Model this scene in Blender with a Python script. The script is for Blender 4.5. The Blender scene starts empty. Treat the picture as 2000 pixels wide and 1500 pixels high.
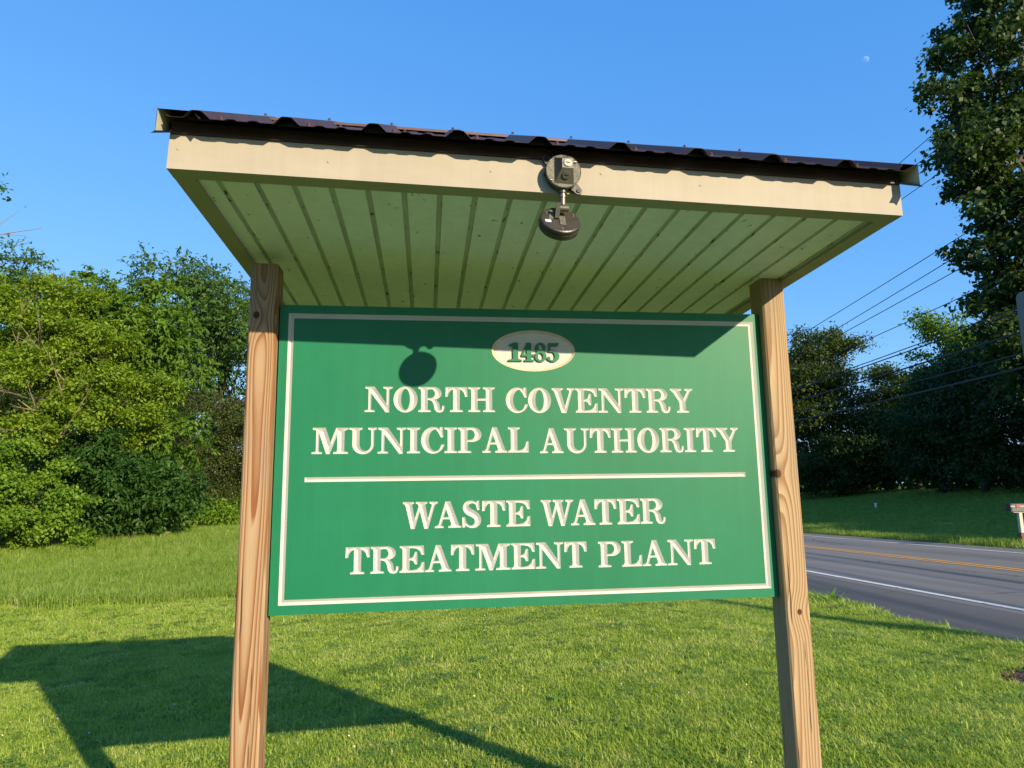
import bpy, math, random
import numpy as np
from mathutils import Vector, Matrix
from mathutils.geometry import delaunay_2d_cdt

rng = np.random.default_rng(7)
random.seed(7)
scene = bpy.context.scene
COL = scene.collection

# ------------------------------------------------------------------ camera
Z0 = 1.05                      # height of the sign panel's lower edge
cam_d = bpy.data.cameras.new('camera')
cam = bpy.data.objects.new('camera', cam_d)
COL.objects.link(cam)
RX = Vector((0.991453807, -0.129644071, -0.014552066))
FW = Vector((0.130331717, 0.979399902, 0.154238369))
UP = Vector((-0.005743798, -0.154816814, 0.987926497))
m = Matrix.Identity(4)
for i in range(3):
    m[i][0] = RX[i]; m[i][1] = UP[i]; m[i][2] = -FW[i]
m[0][3], m[1][3], m[2][3] = 0.5108, -2.4317, 0.4075 + Z0
cam.matrix_world = m
cam_d.sensor_width = 36.0
cam_d.lens = 36.0 * 1313.92 / 2000.0
cam_d.clip_start = 0.05
cam_d.clip_end = 20000
scene.camera = cam

# ------------------------------------------------------------------ sky, sun, exposure
SUN_EL, SUN_AZ = 0.3862, -0.5593          # elevation; heading of the light (clockwise from +Y)
ldir = Vector((math.sin(SUN_AZ) * math.cos(SUN_EL), math.cos(SUN_AZ) * math.cos(SUN_EL), -math.sin(SUN_EL)))
world = bpy.data.worlds.new('World')
scene.world = world
world.use_nodes = True
wn = world.node_tree
wn.nodes.clear()
sky = wn.nodes.new('ShaderNodeTexSky')
sky.sky_type = 'NISHITA'
sky.sun_disc = False
sky.sun_elevation = SUN_EL
sky.sun_rotation = math.atan2(-ldir.x, -ldir.y)
sky.air_density = 1.0
sky.dust_density = 0.35
sky.ozone_density = 3.0
bg = wn.nodes.new('ShaderNodeBackground')
bg.inputs['Strength'].default_value = 0.15
wo = wn.nodes.new('ShaderNodeOutputWorld')
# clear summer air as the camera rendered it: deeper blue, gentler brightening towards the horizon
sep = wn.nodes.new('ShaderNodeSeparateColor'); com = wn.nodes.new('ShaderNodeCombineColor')
wn.links.new(sky.outputs[0], sep.inputs[0])
for ch, (gm, ml) in enumerate(((0.92, 0.375), (0.56, 0.86), (0.32, 1.88))):
    pw = wn.nodes.new('ShaderNodeMath'); pw.operation = 'POWER'; pw.inputs[1].default_value = gm
    mu = wn.nodes.new('ShaderNodeMath'); mu.operation = 'MULTIPLY'; mu.inputs[1].default_value = ml
    wn.links.new(sep.outputs[ch], pw.inputs[0]); wn.links.new(pw.outputs[0], mu.inputs[0]); wn.links.new(mu.outputs[0], com.inputs[ch])
wn.links.new(com.outputs[0], bg.inputs[0])
wn.links.new(bg.outputs[0], wo.inputs[0])
sun_d = bpy.data.lights.new('sun', 'SUN')
sun_d.energy = 3.9
sun_d.color = (1.0, 0.83, 0.56)
sun_d.angle = math.radians(0.53)
sun = bpy.data.objects.new('sun', sun_d)
COL.objects.link(sun)
sun.rotation_euler = ldir.to_track_quat('-Z', 'Y').to_euler()
sun.location = (10, -15, 20)
vs = scene.view_settings
vs.view_transform = 'Standard'
vs.look = 'None'
vs.exposure = 1.2
vs.gamma = 1.0
vs.use_curve_mapping = False


# ------------------------------------------------------------------ helpers
def link(o, parent=None):
    COL.objects.link(o)
    if parent is not None:
        o.parent = parent
    return o


def tag(o, label=None, cat=None, group=None, kind=None):
    if label: o['label'] = label
    if cat: o['category'] = cat
    if group: o['group'] = group
    if kind: o['kind'] = kind
    return o


def empty(name, loc=(0, 0, 0), label=None, cat=None, group=None, rot=None):
    o = bpy.data.objects.new(name, None)
    o.empty_display_size = 0.2
    o.location = loc
    if rot: o.rotation_euler = rot
    link(o)
    return tag(o, label, cat, group)


def mesh_np(name, V, F, mat=None, smooth=False):
    """mesh from arrays; F is an (n,3) or (n,4) array or a list of lists"""
    me = bpy.data.meshes.new(name)
    V = np.asarray(V, np.float32).reshape(-1, 3)
    if isinstance(F, np.ndarray):
        n, k = F.shape
        me.vertices.add(len(V)); me.vertices.foreach_set('co', V.ravel())
        me.loops.add(n * k); me.loops.foreach_set('vertex_index', F.astype(np.int32).ravel())
        me.polygons.add(n)
        me.polygons.foreach_set('loop_start', np.arange(0, n * k, k, dtype=np.int32))
        me.polygons.foreach_set('loop_total', np.full(n, k, np.int32))
        me.update(calc_edges=True)
    else:
        me.from_pydata(V.tolist(), [], F)
    if mat is not None:
        me.materials.append(mat)
    if smooth:
        me.polygons.foreach_set('use_smooth', np.ones(len(me.polygons), bool))
    return me


class MB:
    """collects simple shapes into one mesh"""
    def __init__(s):
        s.v, s.f, s.m = [], [], []

    def add(s, V, F, mi=0, M=None):
        b = len(s.v)
        for p in V:
            p = Vector(p)
            s.v.append(tuple(M @ p) if M is not None else tuple(p))
        for f in F:
            s.f.append([b + i for i in f]); s.m.append(mi)

    def box(s, a, b, mi=0, M=None, ch=0.0):
        x0, y0, z0 = a; x1, y1, z1 = b
        if ch <= 0:
            V = [(x0, y0, z0), (x1, y0, z0), (x1, y1, z0), (x0, y1, z0), (x0, y0, z1), (x1, y0, z1), (x1, y1, z1), (x0, y1, z1)]
            F = [(0, 3, 2, 1), (4, 5, 6, 7), (0, 1, 5, 4), (1, 2, 6, 5), (2, 3, 7, 6), (3, 0, 4, 7)]
            s.add(V, F, mi, M)
        else:
            ring = [(x0 + ch, y0), (x1 - ch, y0), (x1, y0 + ch), (x1, y1 - ch), (x1 - ch, y1), (x0 + ch, y1), (x0, y1 - ch), (x0, y0 + ch)]
            s.prism(ring, z0, z1, mi, M)

    def prism(s, ring, z0, z1, mi=0, M=None):
        n = len(ring)
        V = [(x, y, z0) for x, y in ring] + [(x, y, z1) for x, y in ring]
        F = [tuple(reversed(range(n))), tuple(range(n, 2 * n))]
        F += [(i, (i + 1) % n, n + (i + 1) % n, n + i) for i in range(n)]
        s.add(V, F, mi, M)

    def cyl(s, p0, p1, r0, r1=None, n=16, mi=0, caps=True, M=None):
        r1 = r0 if r1 is None else r1
        p0, p1 = Vector(p0), Vector(p1)
        q = (p1 - p0).to_track_quat('Z', 'Y')
        V, F = [], []
        for p, r in ((p0, r0), (p1, r1)):
            for i in range(n):
                a = 2 * math.pi * i / n
                V.append(p + q @ Vector((r * math.cos(a), r * math.sin(a), 0)))
        F = [(i, (i + 1) % n, n + (i + 1) % n, n + i) for i in range(n)]
        if caps: F += [tuple(reversed(range(n))), tuple(range(n, 2 * n))]
        s.add(V, F, mi, M)

    def tube(s, pts, rad, n=6, mi=0):
        pts = [Vector(p) for p in pts]
        V, F = [], []
        for k, p in enumerate(pts):
            d = (pts[min(k + 1, len(pts) - 1)] - pts[max(k - 1, 0)]).normalized()
            q = d.to_track_quat('Z', 'Y')
            r = rad[k] if hasattr(rad, '__len__') else rad
            for i in range(n):
                a = 2 * math.pi * i / n
                V.append(p + q @ Vector((r * math.cos(a), r * math.sin(a), 0)))
        for k in range(len(pts) - 1):
            for i in range(n):
                j = (i + 1) % n
                F.append((k * n + i, k * n + j, (k + 1) * n + j, (k + 1) * n + i))
        F.append(tuple(reversed(range(n)))); F.append(tuple(range((len(pts) - 1) * n, len(pts) * n)))
        s.add(V, F, mi)

    def lathe(s, prof, axis_p, axis_d, n=24, mi=0, M=None):
        """prof: list of (r, h) along the axis"""
        q = Vector(axis_d).to_track_quat('Z', 'Y'); o = Vector(axis_p)
        V, F = [], []
        for r, h in prof:
            for i in range(n):
                a = 2 * math.pi * i / n
                V.append(o + q @ Vector((r * math.cos(a), r * math.sin(a), h)))
        for k in range(len(prof) - 1):
            for i in range(n):
                j = (i + 1) % n
                F.append((k * n + i, k * n + j, (k + 1) * n + j, (k + 1) * n + i))
        F.append(tuple(reversed(range(n)))); F.append(tuple(range((len(prof) - 1) * n, len(prof) * n)))
        s.add(V, F, mi, M)

    def mesh(s, name, mats, smooth=False):
        me = bpy.data.meshes.new(name)
        me.from_pydata(s.v, [], s.f)
        for mt in (mats if isinstance(mats, (list, tuple)) else [mats]):
            me.materials.append(mt)
        me.polygons.foreach_set('material_index', np.array(s.m, np.int32))
        if smooth:
            me.polygons.foreach_set('use_smooth', np.ones(len(me.polygons), bool))
        me.update()
        return me

    def build(s, name, mats, parent=None, smooth=False):
        o = bpy.data.objects.new(name, s.mesh(name, mats, smooth))
        return link(o, parent)


# ------------------------------------------------------------------ materials
def new_mat(name):
    mt = bpy.data.materials.new(name)
    mt.use_nodes = True
    nt = mt.node_tree
    nt.nodes.clear()
    out = nt.nodes.new('ShaderNodeOutputMaterial')
    return mt, nt, out


def N(nt, typ, **kw):
    n = nt.nodes.new(typ)
    for k, v in kw.items():
        if k.startswith('_'):
            setattr(n, k[1:], v)
        else:
            key = int(k[1:]) if k[0] == 'i' and k[1:].isdigit() else k.replace('__', ' ')
            n.inputs[key].default_value = v
    return n


def ramp(nt, stops, interp='LINEAR'):
    n = nt.nodes.new('ShaderNodeValToRGB')
    cr = n.color_ramp
    cr.interpolation = interp
    while len(cr.elements) < len(stops): cr.elements.new(0.5)
    for e, (p, c) in zip(cr.elements, stops):
        e.position = p
        e.color = (*c, 1) if len(c) == 3 else c
    return n


def coords(nt, scale=(1, 1, 1), kind='Object'):
    tc = nt.nodes.new('ShaderNodeTexCoord')
    mp = nt.nodes.new('ShaderNodeMapping')
    mp.inputs['Scale'].default_value = scale
    nt.links.new(tc.outputs[kind], mp.inputs[0])
    return mp.outputs[0]


def surf(name, c0, c1, scale=20, rough=(0.5, 0.7), bump=0.0, detail=6, stretch=(1, 1, 1), metallic=0.0, spec=0.5,
         specks=None, bump_scale=None, streak=None):
    """paint, metal, plastic: two-tone noise colour, varied gloss, fine relief, optional dirt specks"""
    mt, nt, out = new_mat(name)
    L = nt.links.new
    vec = coords(nt, stretch)
    nz = N(nt, 'ShaderNodeTexNoise', Scale=scale, Detail=detail, Roughness=0.65)
    L(vec, nz.inputs['Vector'])
    rp = ramp(nt, [(0.32, c0), (0.70, c1)])
    L(nz.outputs['Fac'], rp.inputs[0])
    col = rp.outputs[0]
    if specks:
        sc, thr, dc = specks
        n2 = N(nt, 'ShaderNodeTexNoise', Scale=sc, Detail=3, Roughness=0.6)
        L(vec, n2.inputs['Vector'])
        r2 = ramp(nt, [(thr, (0, 0, 0)), (thr + 0.05, (1, 1, 1))])
        L(n2.outputs['Fac'], r2.inputs[0])
        mx = N(nt, 'ShaderNodeMix', _data_type='RGBA')
        L(r2.outputs[0], mx.inputs[0]); L(col, mx.inputs[6]); mx.inputs[7].default_value = (*dc, 1)
        col = mx.outputs[2]
    if streak:      # faint run-down dirt and fading
        tcs = coords(nt, (26, 26, 1.6)); ns = N(nt, 'ShaderNodeTexNoise', Scale=1.0, Detail=5, Roughness=0.7); L(tcs, ns.inputs['Vector'])
        tcb = coords(nt, (1.4, 1.4, 1.4)); nb_ = N(nt, 'ShaderNodeTexNoise', Scale=1.0, Detail=3); L(tcb, nb_.inputs['Vector'])
        ml = N(nt, 'ShaderNodeMath', _operation='MULTIPLY'); L(ns.outputs['Fac'], ml.inputs[0]); L(nb_.outputs['Fac'], ml.inputs[1])
        mr_ = N(nt, 'ShaderNodeMapRange'); mr_.inputs[1].default_value = 0.18; mr_.inputs[2].default_value = 0.36
        mr_.inputs[3].default_value = 1.0 + streak[1]; mr_.inputs[4].default_value = 1.0 - streak[1] * 1.6
        L(ml.outputs[0], mr_.inputs[0])
        mm = N(nt, 'ShaderNodeMix', _data_type='RGBA', _blend_type='MULTIPLY'); mm.inputs[0].default_value = 1.0
        L(col, mm.inputs[6]); L(mr_.outputs[0], mm.inputs[7]); col = mm.outputs[2]
    b = N(nt, 'ShaderNodeBsdfPrincipled', Metallic=metallic)
    b.inputs['Specular IOR Level'].default_value = spec
    L(col, b.inputs['Base Color'])
    mr = N(nt, 'ShaderNodeMapRange')
    mr.inputs[3].default_value, mr.inputs[4].default_value = rough
    L(nz.outputs['Fac'], mr.inputs[0]); L(mr.outputs[0], b.inputs['Roughness'])
    if bump > 0:
        n3 = N(nt, 'ShaderNodeTexNoise', Scale=bump_scale or scale * 4, Detail=5)
        L(vec, n3.inputs['Vector'])
        bp = N(nt, 'ShaderNodeBump', Strength=bump, Distance=0.01)
        L(n3.outputs['Fac'], bp.inputs['Height']); L(bp.outputs[0], b.inputs['Normal'])
    L(b.outputs[0], out.inputs[0])
    return mt


def leaf_mat(name, dark, light, trans=0.35, scale=1.0, gloss=0.35):
    """leaf: colour by a per-leaf random tint and a slow noise; diffuse + translucent + a thin gloss"""
    mt, nt, out = new_mat(name)
    L = nt.links.new
    at = N(nt, 'ShaderNodeAttribute', _attribute_name='tint')
    vec = coords(nt)
    nz = N(nt, 'ShaderNodeTexNoise', Scale=scale, Detail=3)
    L(vec, nz.inputs['Vector'])
    ad = N(nt, 'ShaderNodeMath', _operation='MULTIPLY_ADD'); ad.inputs[1].default_value = 0.55
    L(at.outputs['Fac'], ad.inputs[0])
    ms = N(nt, 'ShaderNodeMath', _operation='MULTIPLY'); ms.inputs[1].default_value = 0.5
    L(nz.outputs['Fac'], ms.inputs[0]); L(ms.outputs[0], ad.inputs[2])
    rp = ramp(nt, [(0.15, dark), (0.85, light)])
    L(ad.outputs[0], rp.inputs[0])
    df = N(nt, 'ShaderNodeBsdfPrincipled', Roughness=gloss + 0.15)
    df.inputs['Specular IOR Level'].default_value = 0.25
    L(rp.outputs[0], df.inputs['Base Color'])
    tr = N(nt, 'ShaderNodeBsdfTranslucent')
    hs = N(nt, 'ShaderNodeHueSaturation', Hue=0.485, Saturation=1.1, Value=1.25)
    L(rp.outputs[0], hs.inputs['Color']); L(hs.outputs[0], tr.inputs[0])
    mx = N(nt, 'ShaderNodeMixShader', Fac=trans)
    L(df.outputs[0], mx.inputs[1]); L(tr.outputs[0], mx.inputs[2])
    L(mx.outputs[0], out.inputs[0])
    return mt


def grass_mat(name, cols, trans=0.4):
    mt, nt, out = new_mat(name)
    L = nt.links.new
    oi = N(nt, 'ShaderNodeObjectInfo')
    at = N(nt, 'ShaderNodeAttribute', _attribute_name='tint')
    geo = N(nt, 'ShaderNodeNewGeometry')
    nz = N(nt, 'ShaderNodeTexNoise', Scale=1.5, Detail=6, Roughness=0.72)
    L(geo.outputs['Position'], nz.inputs['Vector'])
    wide = N(nt, 'ShaderNodeMapRange'); wide.inputs[1].default_value = 0.28; wide.inputs[2].default_value = 0.72
    L(nz.outputs['Fac'], wide.inputs[0])
    a = N(nt, 'ShaderNodeMath', _operation='MULTIPLY_ADD'); a.inputs[1].default_value = 0.34
    L(oi.outputs['Random'], a.inputs[0])
    b_ = N(nt, 'ShaderNodeMath', _operation='MULTIPLY_ADD'); b_.inputs[1].default_value = 0.34
    L(at.outputs['Fac'], b_.inputs[0])
    c_ = N(nt, 'ShaderNodeMath', _operation='MULTIPLY'); c_.inputs[1].default_value = 0.42
    L(wide.outputs[0], c_.inputs[0]); L(c_.outputs[0], b_.inputs[2]); L(b_.outputs[0], a.inputs[2])
    rp = ramp(nt, cols)
    L(a.outputs[0], rp.inputs[0])
    df = N(nt, 'ShaderNodeBsdfPrincipled', Roughness=0.5)
    df.inputs['Specular IOR Level'].default_value = 0.2
    L(rp.outputs[0], df.inputs['Base Color'])
    tr = N(nt, 'ShaderNodeBsdfTranslucent')
    L(rp.outputs[0], tr.inputs[0])
    mx = N(nt, 'ShaderNodeMixShader', Fac=trans)
    L(df.outputs[0], mx.inputs[1]); L(tr.outputs[0], mx.inputs[2])
    L(mx.outputs[0], out.inputs[0])
    return mt


def wood_mat(name, pith, knots, light, mid, dark, freq):
    """sawn softwood: growth rings round an off-centre pith, swerving round knots"""
    mt, nt, out = new_mat(name)
    L = nt.links.new
    tc = N(nt, 'ShaderNodeTexCoord')
    sp = N(nt, 'ShaderNodeSeparateXYZ'); L(tc.outputs['Object'], sp.inputs[0])
    mp = N(nt, 'ShaderNodeMapping'); mp.inputs['Scale'].default_value = (8, 8, 0.62)
    L(tc.outputs['Object'], mp.inputs[0])
    nz = N(nt, 'ShaderNodeTexNoise', Scale=1.0, Detail=2.0, Roughness=0.45); L(mp.outputs[0], nz.inputs['Vector'])
    def math_(op, a, b=None, c=None):
        n = N(nt, 'ShaderNodeMath', _operation=op)
        for i, v in enumerate((a, b, c)):
            if v is None: continue
            if isinstance(v, (int, float)): n.inputs[i].default_value = v
            else: L(v, n.inputs[i])
        return n.outputs[0]
    dx = math_('SUBTRACT', sp.outputs[0], pith[0]); dy = math_('SUBTRACT', sp.outputs[1], pith[1])
    r = math_('SQRT', math_('ADD', math_('MULTIPLY', dx, dx), math_('MULTIPLY', dy, dy)))
    r = math_('ADD', r, math_('MULTIPLY', math_('SUBTRACT', nz.outputs['Fac'], 0.5), 0.060))
    kmask = None
    for (kx, kz, kr) in knots:
        ex = math_('SUBTRACT', sp.outputs[0], kx); ez = math_('MULTIPLY', math_('SUBTRACT', sp.outputs[2], kz), 0.55)
        d2 = math_('ADD', math_('MULTIPLY', ex, ex), math_('MULTIPLY', ez, ez))
        g = math_('POWER', 2.718, math_('MULTIPLY', d2, -1.0 / (2.2 * kr) ** 2))
        r = math_('ADD', r, math_('MULTIPLY', g, 0.016))
        ez2 = math_('MULTIPLY', ez, 1.5)
        d3 = math_('SQRT', math_('ADD', math_('MULTIPLY', ex, ex), math_('MULTIPLY', ez2, ez2)))
        k = N(nt, 'ShaderNodeMapRange'); k.inputs[1].default_value = kr * 0.62; k.inputs[2].default_value = kr * 0.42
        L(d3, k.inputs[0])
        kmask = k.outputs[0] if kmask is None else math_('MAXIMUM', kmask, k.outputs[0])
    saw = math_('FRACT', math_('MULTIPLY', r, freq))
    rp = ramp(nt, [(0.0, light), (0.45, mid), (0.80, dark), (0.93, dark), (1.0, light)])
    L(saw, rp.inputs[0])
    mp2 = N(nt, 'ShaderNodeMapping'); mp2.inputs['Scale'].default_value = (420, 420, 7)
    L(tc.outputs['Object'], mp2.inputs[0])
    n2 = N(nt, 'ShaderNodeTexNoise', Scale=1.0, Detail=3); L(mp2.outputs[0], n2.inputs['Vector'])
    mp3 = N(nt, 'ShaderNodeMapping'); mp3.inputs['Scale'].default_value = (14, 14, 2.2)
    L(tc.outputs['Object'], mp3.inputs[0])
    n3 = N(nt, 'ShaderNodeTexNoise', Scale=1.0, Detail=4); L(mp3.outputs[0], n3.inputs['Vector'])
    f1 = N(nt, 'ShaderNodeMapRange'); f1.inputs[3].default_value = 0.78; f1.inputs[4].default_value = 1.18
    L(n2.outputs['Fac'], f1.inputs[0])
    mul = N(nt, 'ShaderNodeMix', _data_type='RGBA', _blend_type='MULTIPLY'); mul.inputs[0].default_value = 1.0
    L(rp.outputs[0], mul.inputs[6]); L(f1.outputs[0], mul.inputs[7])
    gr = ramp(nt, [(0.50, (0, 0, 0)), (0.72, (1, 1, 1))]); L(n3.outputs['Fac'], gr.inputs[0])
    gm = math_('MULTIPLY', gr.outputs[0], 0.70)
    mg = N(nt, 'ShaderNodeMix', _data_type='RGBA'); mg.inputs[7].default_value = (0.20, 0.165, 0.13, 1)
    L(gm, mg.inputs[0]); L(mul.outputs[2], mg.inputs[6])
    col = mg.outputs[2]
    mp4 = N(nt, 'ShaderNodeMapping'); mp4.inputs['Scale'].default_value = (110, 110, 2.4)
    L(tc.outputs['Object'], mp4.inputs[0])
    n4 = N(nt, 'ShaderNodeTexNoise', Scale=1.0, Detail=2); L(mp4.outputs[0], n4.inputs['Vector'])
    ck = ramp(nt, [(0.700, (0, 0, 0)), (0.720, (1, 1, 1))]); L(n4.outputs['Fac'], ck.inputs[0])
    mc = N(nt, 'ShaderNodeMix', _data_type='RGBA'); mc.inputs[7].default_value = (0.045, 0.03, 0.02, 1)
    L(ck.outputs[0], mc.inputs[0]); L(col, mc.inputs[6]); col = mc.outputs[2]
    if kmask is not None:
        mk = N(nt, 'ShaderNodeMix', _data_type='RGBA'); mk.inputs[7].default_value = (0.055, 0.022, 0.012, 1)
        L(kmask, mk.inputs[0]); L(col, mk.inputs[6]); col = mk.outputs[2]
    b = N(nt, 'ShaderNodeBsdfPrincipled', Roughness=0.75)
    b.inputs['Specular IOR Level'].default_value = 0.25
    L(col, b.inputs['Base Color'])
    hs = math_('ADD', math_('MULTIPLY', saw, 0.5), math_('MULTIPLY', n2.outputs['Fac'], 0.7))
    bp = N(nt, 'ShaderNodeBump', Strength=0.35, Distance=0.002); L(hs, bp.inputs['Height']); L(bp.outputs[0], b.inputs['Normal'])
    L(b.outputs[0], out.inputs[0])
    return mt


M = {}
M['green'] = surf('sign_green', (0.005, 0.130, 0.060), (0.008, 0.150, 0.072), 2.2, (0.46, 0.58), 0.03, specks=(38, 0.74, (0.02, 0.06, 0.03)), bump_scale=350, spec=0.28, streak=(0.55, 0.035))
M['cream_carve'] = surf('carved_cream', (0.395, 0.395, 0.375), (0.44, 0.44, 0.42), 9, (0.5, 0.65), 0.0)
M['oval_white'] = surf('oval_white', (0.42, 0.40, 0.36), (0.46, 0.44, 0.40), 30, (0.5, 0.6), 0.0, specks=(60, 0.72, (0.25, 0.22, 0.15)))
M['oval_rim'] = surf('oval_rim', (0.45, 0.36, 0.25), (0.55, 0.45, 0.33), 30, (0.5, 0.6))
M['digit_side'] = surf('digit_side', (0.10, 0.07, 0.035), (0.26, 0.19, 0.11), 90, (0.6, 0.8))
M['fascia'] = surf('fascia_cream', (0.31, 0.275, 0.225), (0.345, 0.31, 0.255), 4, (0.62, 0.72), 0.10, bump_scale=7, stretch=(1, 1, 2.5), spec=0.3, streak=(0.45, 0.03))
M['soffit'] = surf('soffit_white', (0.735, 0.735, 0.88), (0.81, 0.81, 0.95), 9, (0.5, 0.6), 0.03, specks=(40, 0.675, (0.22, 0.21, 0.17)), stretch=(1, 0.5, 1), streak=(0.5, 0.035))
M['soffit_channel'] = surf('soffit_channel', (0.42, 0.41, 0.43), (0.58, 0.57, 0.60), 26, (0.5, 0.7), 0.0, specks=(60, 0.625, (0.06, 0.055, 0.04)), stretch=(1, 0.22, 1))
M['roof_brown'] = surf('roof_brown', (0.030, 0.016, 0.013), (0.044, 0.024, 0.019), 12, (0.48, 0.6), 0.02, spec=0.3)
M['ridge_brown'] = surf('ridge_brown', (0.085, 0.042, 0.030), (0.12, 0.06, 0.045), 12, (0.35, 0.5))
M['trim_back'] = surf('trim_back', (0.40, 0.40, 0.33), (0.48, 0.47, 0.39), 20, (0.5, 0.6))
M['bronze'] = surf('bronze_paint', (0.030, 0.026, 0.021), (0.045, 0.039, 0.031), 40, (0.33, 0.48), 0.05)
M['cover_cast'] = surf('cast_cover', (0.10, 0.095, 0.075), (0.21, 0.20, 0.165), 130, (0.35, 0.55), 0.4, metallic=0.5, bump_scale=500)
M['cover_plain'] = surf('cover_plain', (0.10, 0.095, 0.08), (0.13, 0.125, 0.105), 40, (0.35, 0.45), 0.05, metallic=0.4)
M['screw'] = surf('screw_steel', (0.55, 0.53, 0.48), (0.65, 0.63, 0.58), 60, (0.25, 0.4), metallic=0.9)
M['plug'] = surf('plug_face', (0.26, 0.25, 0.21), (0.32, 0.31, 0.26), 60, (0.4, 0.5), metallic=0.2)
M['dark_screw'] = surf('screw_dark', (0.02, 0.02, 0.025), (0.05, 0.05, 0.06), 60, (0.3, 0.4), metallic=0.7)
M['paper'] = surf('paper_label', (0.50, 0.56, 0.60), (0.60, 0.66, 0.70), 60, (0.5, 0.6))
M['post_a'] = wood_mat('post_wood_a', (-0.004, 0.004), [(-0.022, 2.075, 0.021)],
                       (0.345, 0.245, 0.150), (0.300, 0.190, 0.105), (0.195, 0.076, 0.029), 150)
M['post_b'] = wood_mat('post_wood_b', (-0.06, 0.05), [(0.004, 1.0, 0.017), (-0.040, 1.50, 0.026)],
                       (0.375, 0.275, 0.168), (0.340, 0.235, 0.132), (0.225, 0.125, 0.060), 130)
M['asphalt'] = None
M['white_line'] = surf('white_road_paint', (0.50, 0.50, 0.49), (0.66, 0.66, 0.64), 6, (0.6, 0.8), specks=(9, 0.62, (0.22, 0.22, 0.22)))
M['yellow_line'] = surf('yellow_road_paint', (0.55, 0.26, 0.035), (0.62, 0.31, 0.05), 5, (0.6, 0.8), specks=(9, 0.60, (0.20, 0.14, 0.08)))
M['bark'] = surf('bark', (0.030, 0.025, 0.020), (0.075, 0.062, 0.050), 9, (0.8, 0.95), 0.5, stretch=(3, 3, 0.6))
M['dead_wood'] = surf('dead_wood', (0.16, 0.13, 0.09), (0.28, 0.23, 0.16), 20, (0.8, 0.95), 0.1)
M['pole_wood'] = surf('pole_wood', (0.10, 0.08, 0.06), (0.17, 0.14, 0.11), 6, (0.8, 0.9), 0.2, stretch=(4, 4, 0.3))
M['wire'] = surf('wire_black', (0.012, 0.013, 0.016), (0.02, 0.02, 0.024), 5, (0.5, 0.6))
M['porcelain'] = surf('insulator', (0.2, 0.18, 0.16), (0.26, 0.24, 0.22), 10, (0.2, 0.3))
M['alu'] = surf('sign_back_metal', (0.12, 0.13, 0.125), (0.15, 0.16, 0.155), 12, (0.45, 0.6), metallic=0.3)
M['galv'] = surf('galvanised_steel', (0.30, 0.31, 0.31), (0.40, 0.41, 0.41), 25, (0.45, 0.6), metallic=0.6)
M['mail_black'] = surf('mailbox_black', (0.012, 0.012, 0.014), (0.02, 0.02, 0.022), 20, (0.35, 0.5))
M['mail_grey'] = surf('mailbox_grey', (0.09, 0.095, 0.10), (0.13, 0.135, 0.14), 20, (0.4, 0.5))
M['mail_red'] = surf('flag_red', (0.62, 0.06, 0.04), (0.70, 0.08, 0.05), 20, (0.4, 0.5))
M['post_white'] = surf('mailbox_post_white', (0.42, 0.40, 0.33), (0.50, 0.48, 0.40), 12, (0.6, 0.7))
M['post_brown'] = surf('mailbox_post_brown', (0.12, 0.055, 0.025), (0.22, 0.10, 0.05), 18, (0.7, 0.9), stretch=(3, 3, 1))
M['white_plastic'] = surf('white_plastic', (0.68, 0.68, 0.70), (0.76, 0.76, 0.78), 20, (0.4, 0.5))
M['mulch'] = surf('mulch', (0.055, 0.026, 0.014), (0.15, 0.075, 0.04), 60, (0.85, 0.95), 0.6)
M['clover'] = surf('clover_white', (0.60, 0.60, 0.52), (0.72, 0.72, 0.64), 40, (0.7, 0.8))

# leaves
M['lf_yellow'] = leaf_mat('leaf_yellow_green', (0.064, 0.140, 0.008), (0.245, 0.345, 0.028), 0.44)
M['lf_mid'] = leaf_mat('leaf_mid_green', (0.042, 0.115, 0.010), (0.150, 0.260, 0.028), 0.42)
M['lf_locust'] = leaf_mat('leaf_locust', (0.036, 0.092, 0.018), (0.110, 0.200, 0.042), 0.40)
M['lf_olive'] = leaf_mat('leaf_olive', (0.030, 0.047, 0.009), (0.080, 0.102, 0.022), 0.28)
M['lf_dark'] = leaf_mat('leaf_dark_green', (0.018, 0.062, 0.010), (0.055, 0.130, 0.020), 0.35)
M['lf_vine'] = leaf_mat('leaf_vine', (0.058, 0.145, 0.010), (0.190, 0.310, 0.028), 0.42)
M['lf_maple'] = leaf_mat('leaf_maple', (0.016, 0.045, 0.010), (0.060, 0.105, 0.020), 0.30)
M['lf_oak'] = leaf_mat('leaf_oak', (0.028, 0.056, 0.010), (0.080, 0.118, 0.022), 0.32)
M['lf_shade'] = leaf_mat('leaf_shade', (0.014, 0.042, 0.010), (0.045, 0.085, 0.018), 0.30)

# ------------------------------------------------------------------ terrain
RA = math.radians(2.293)
UX, UY = math.sin(RA), math.cos(RA)


def sstep(t):
    t = np.clip(t, 0, 1)
    return t * t * (3 - 2 * t)


def height(x, y):
    x = np.asarray(x, float); y = np.asarray(y, float)
    u = x * UX + y * UY; o = x * UY - y * UX
    uc = np.where(u > 30, 30 + 25 * np.tanh((u - 30) / 25), np.where(u < -30, -30 + 25 * np.tanh((u + 30) / 25), u))
    z = -0.0244 * uc
    s = np.where(o < 0, -4 * np.tanh(-o / 4), o) * 0.058
    z = z + s * (1 - sstep((o - 1.2) / 4.3))
    z = z + 2.1 * sstep((o - 16.6) / 24.)
    z = z + 0.95 * sstep((u - 5.5) / 15.) * sstep((2.0 - o) / 7.)
    return z


def uo(u, o):
    return (u * UX + o * UY, u * UY - o * UX)


R_NEAR, R_W1, R_Y, R_W2, R_FAR = 5.97, 7.76, 11.60, 14.98, 16.20


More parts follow.
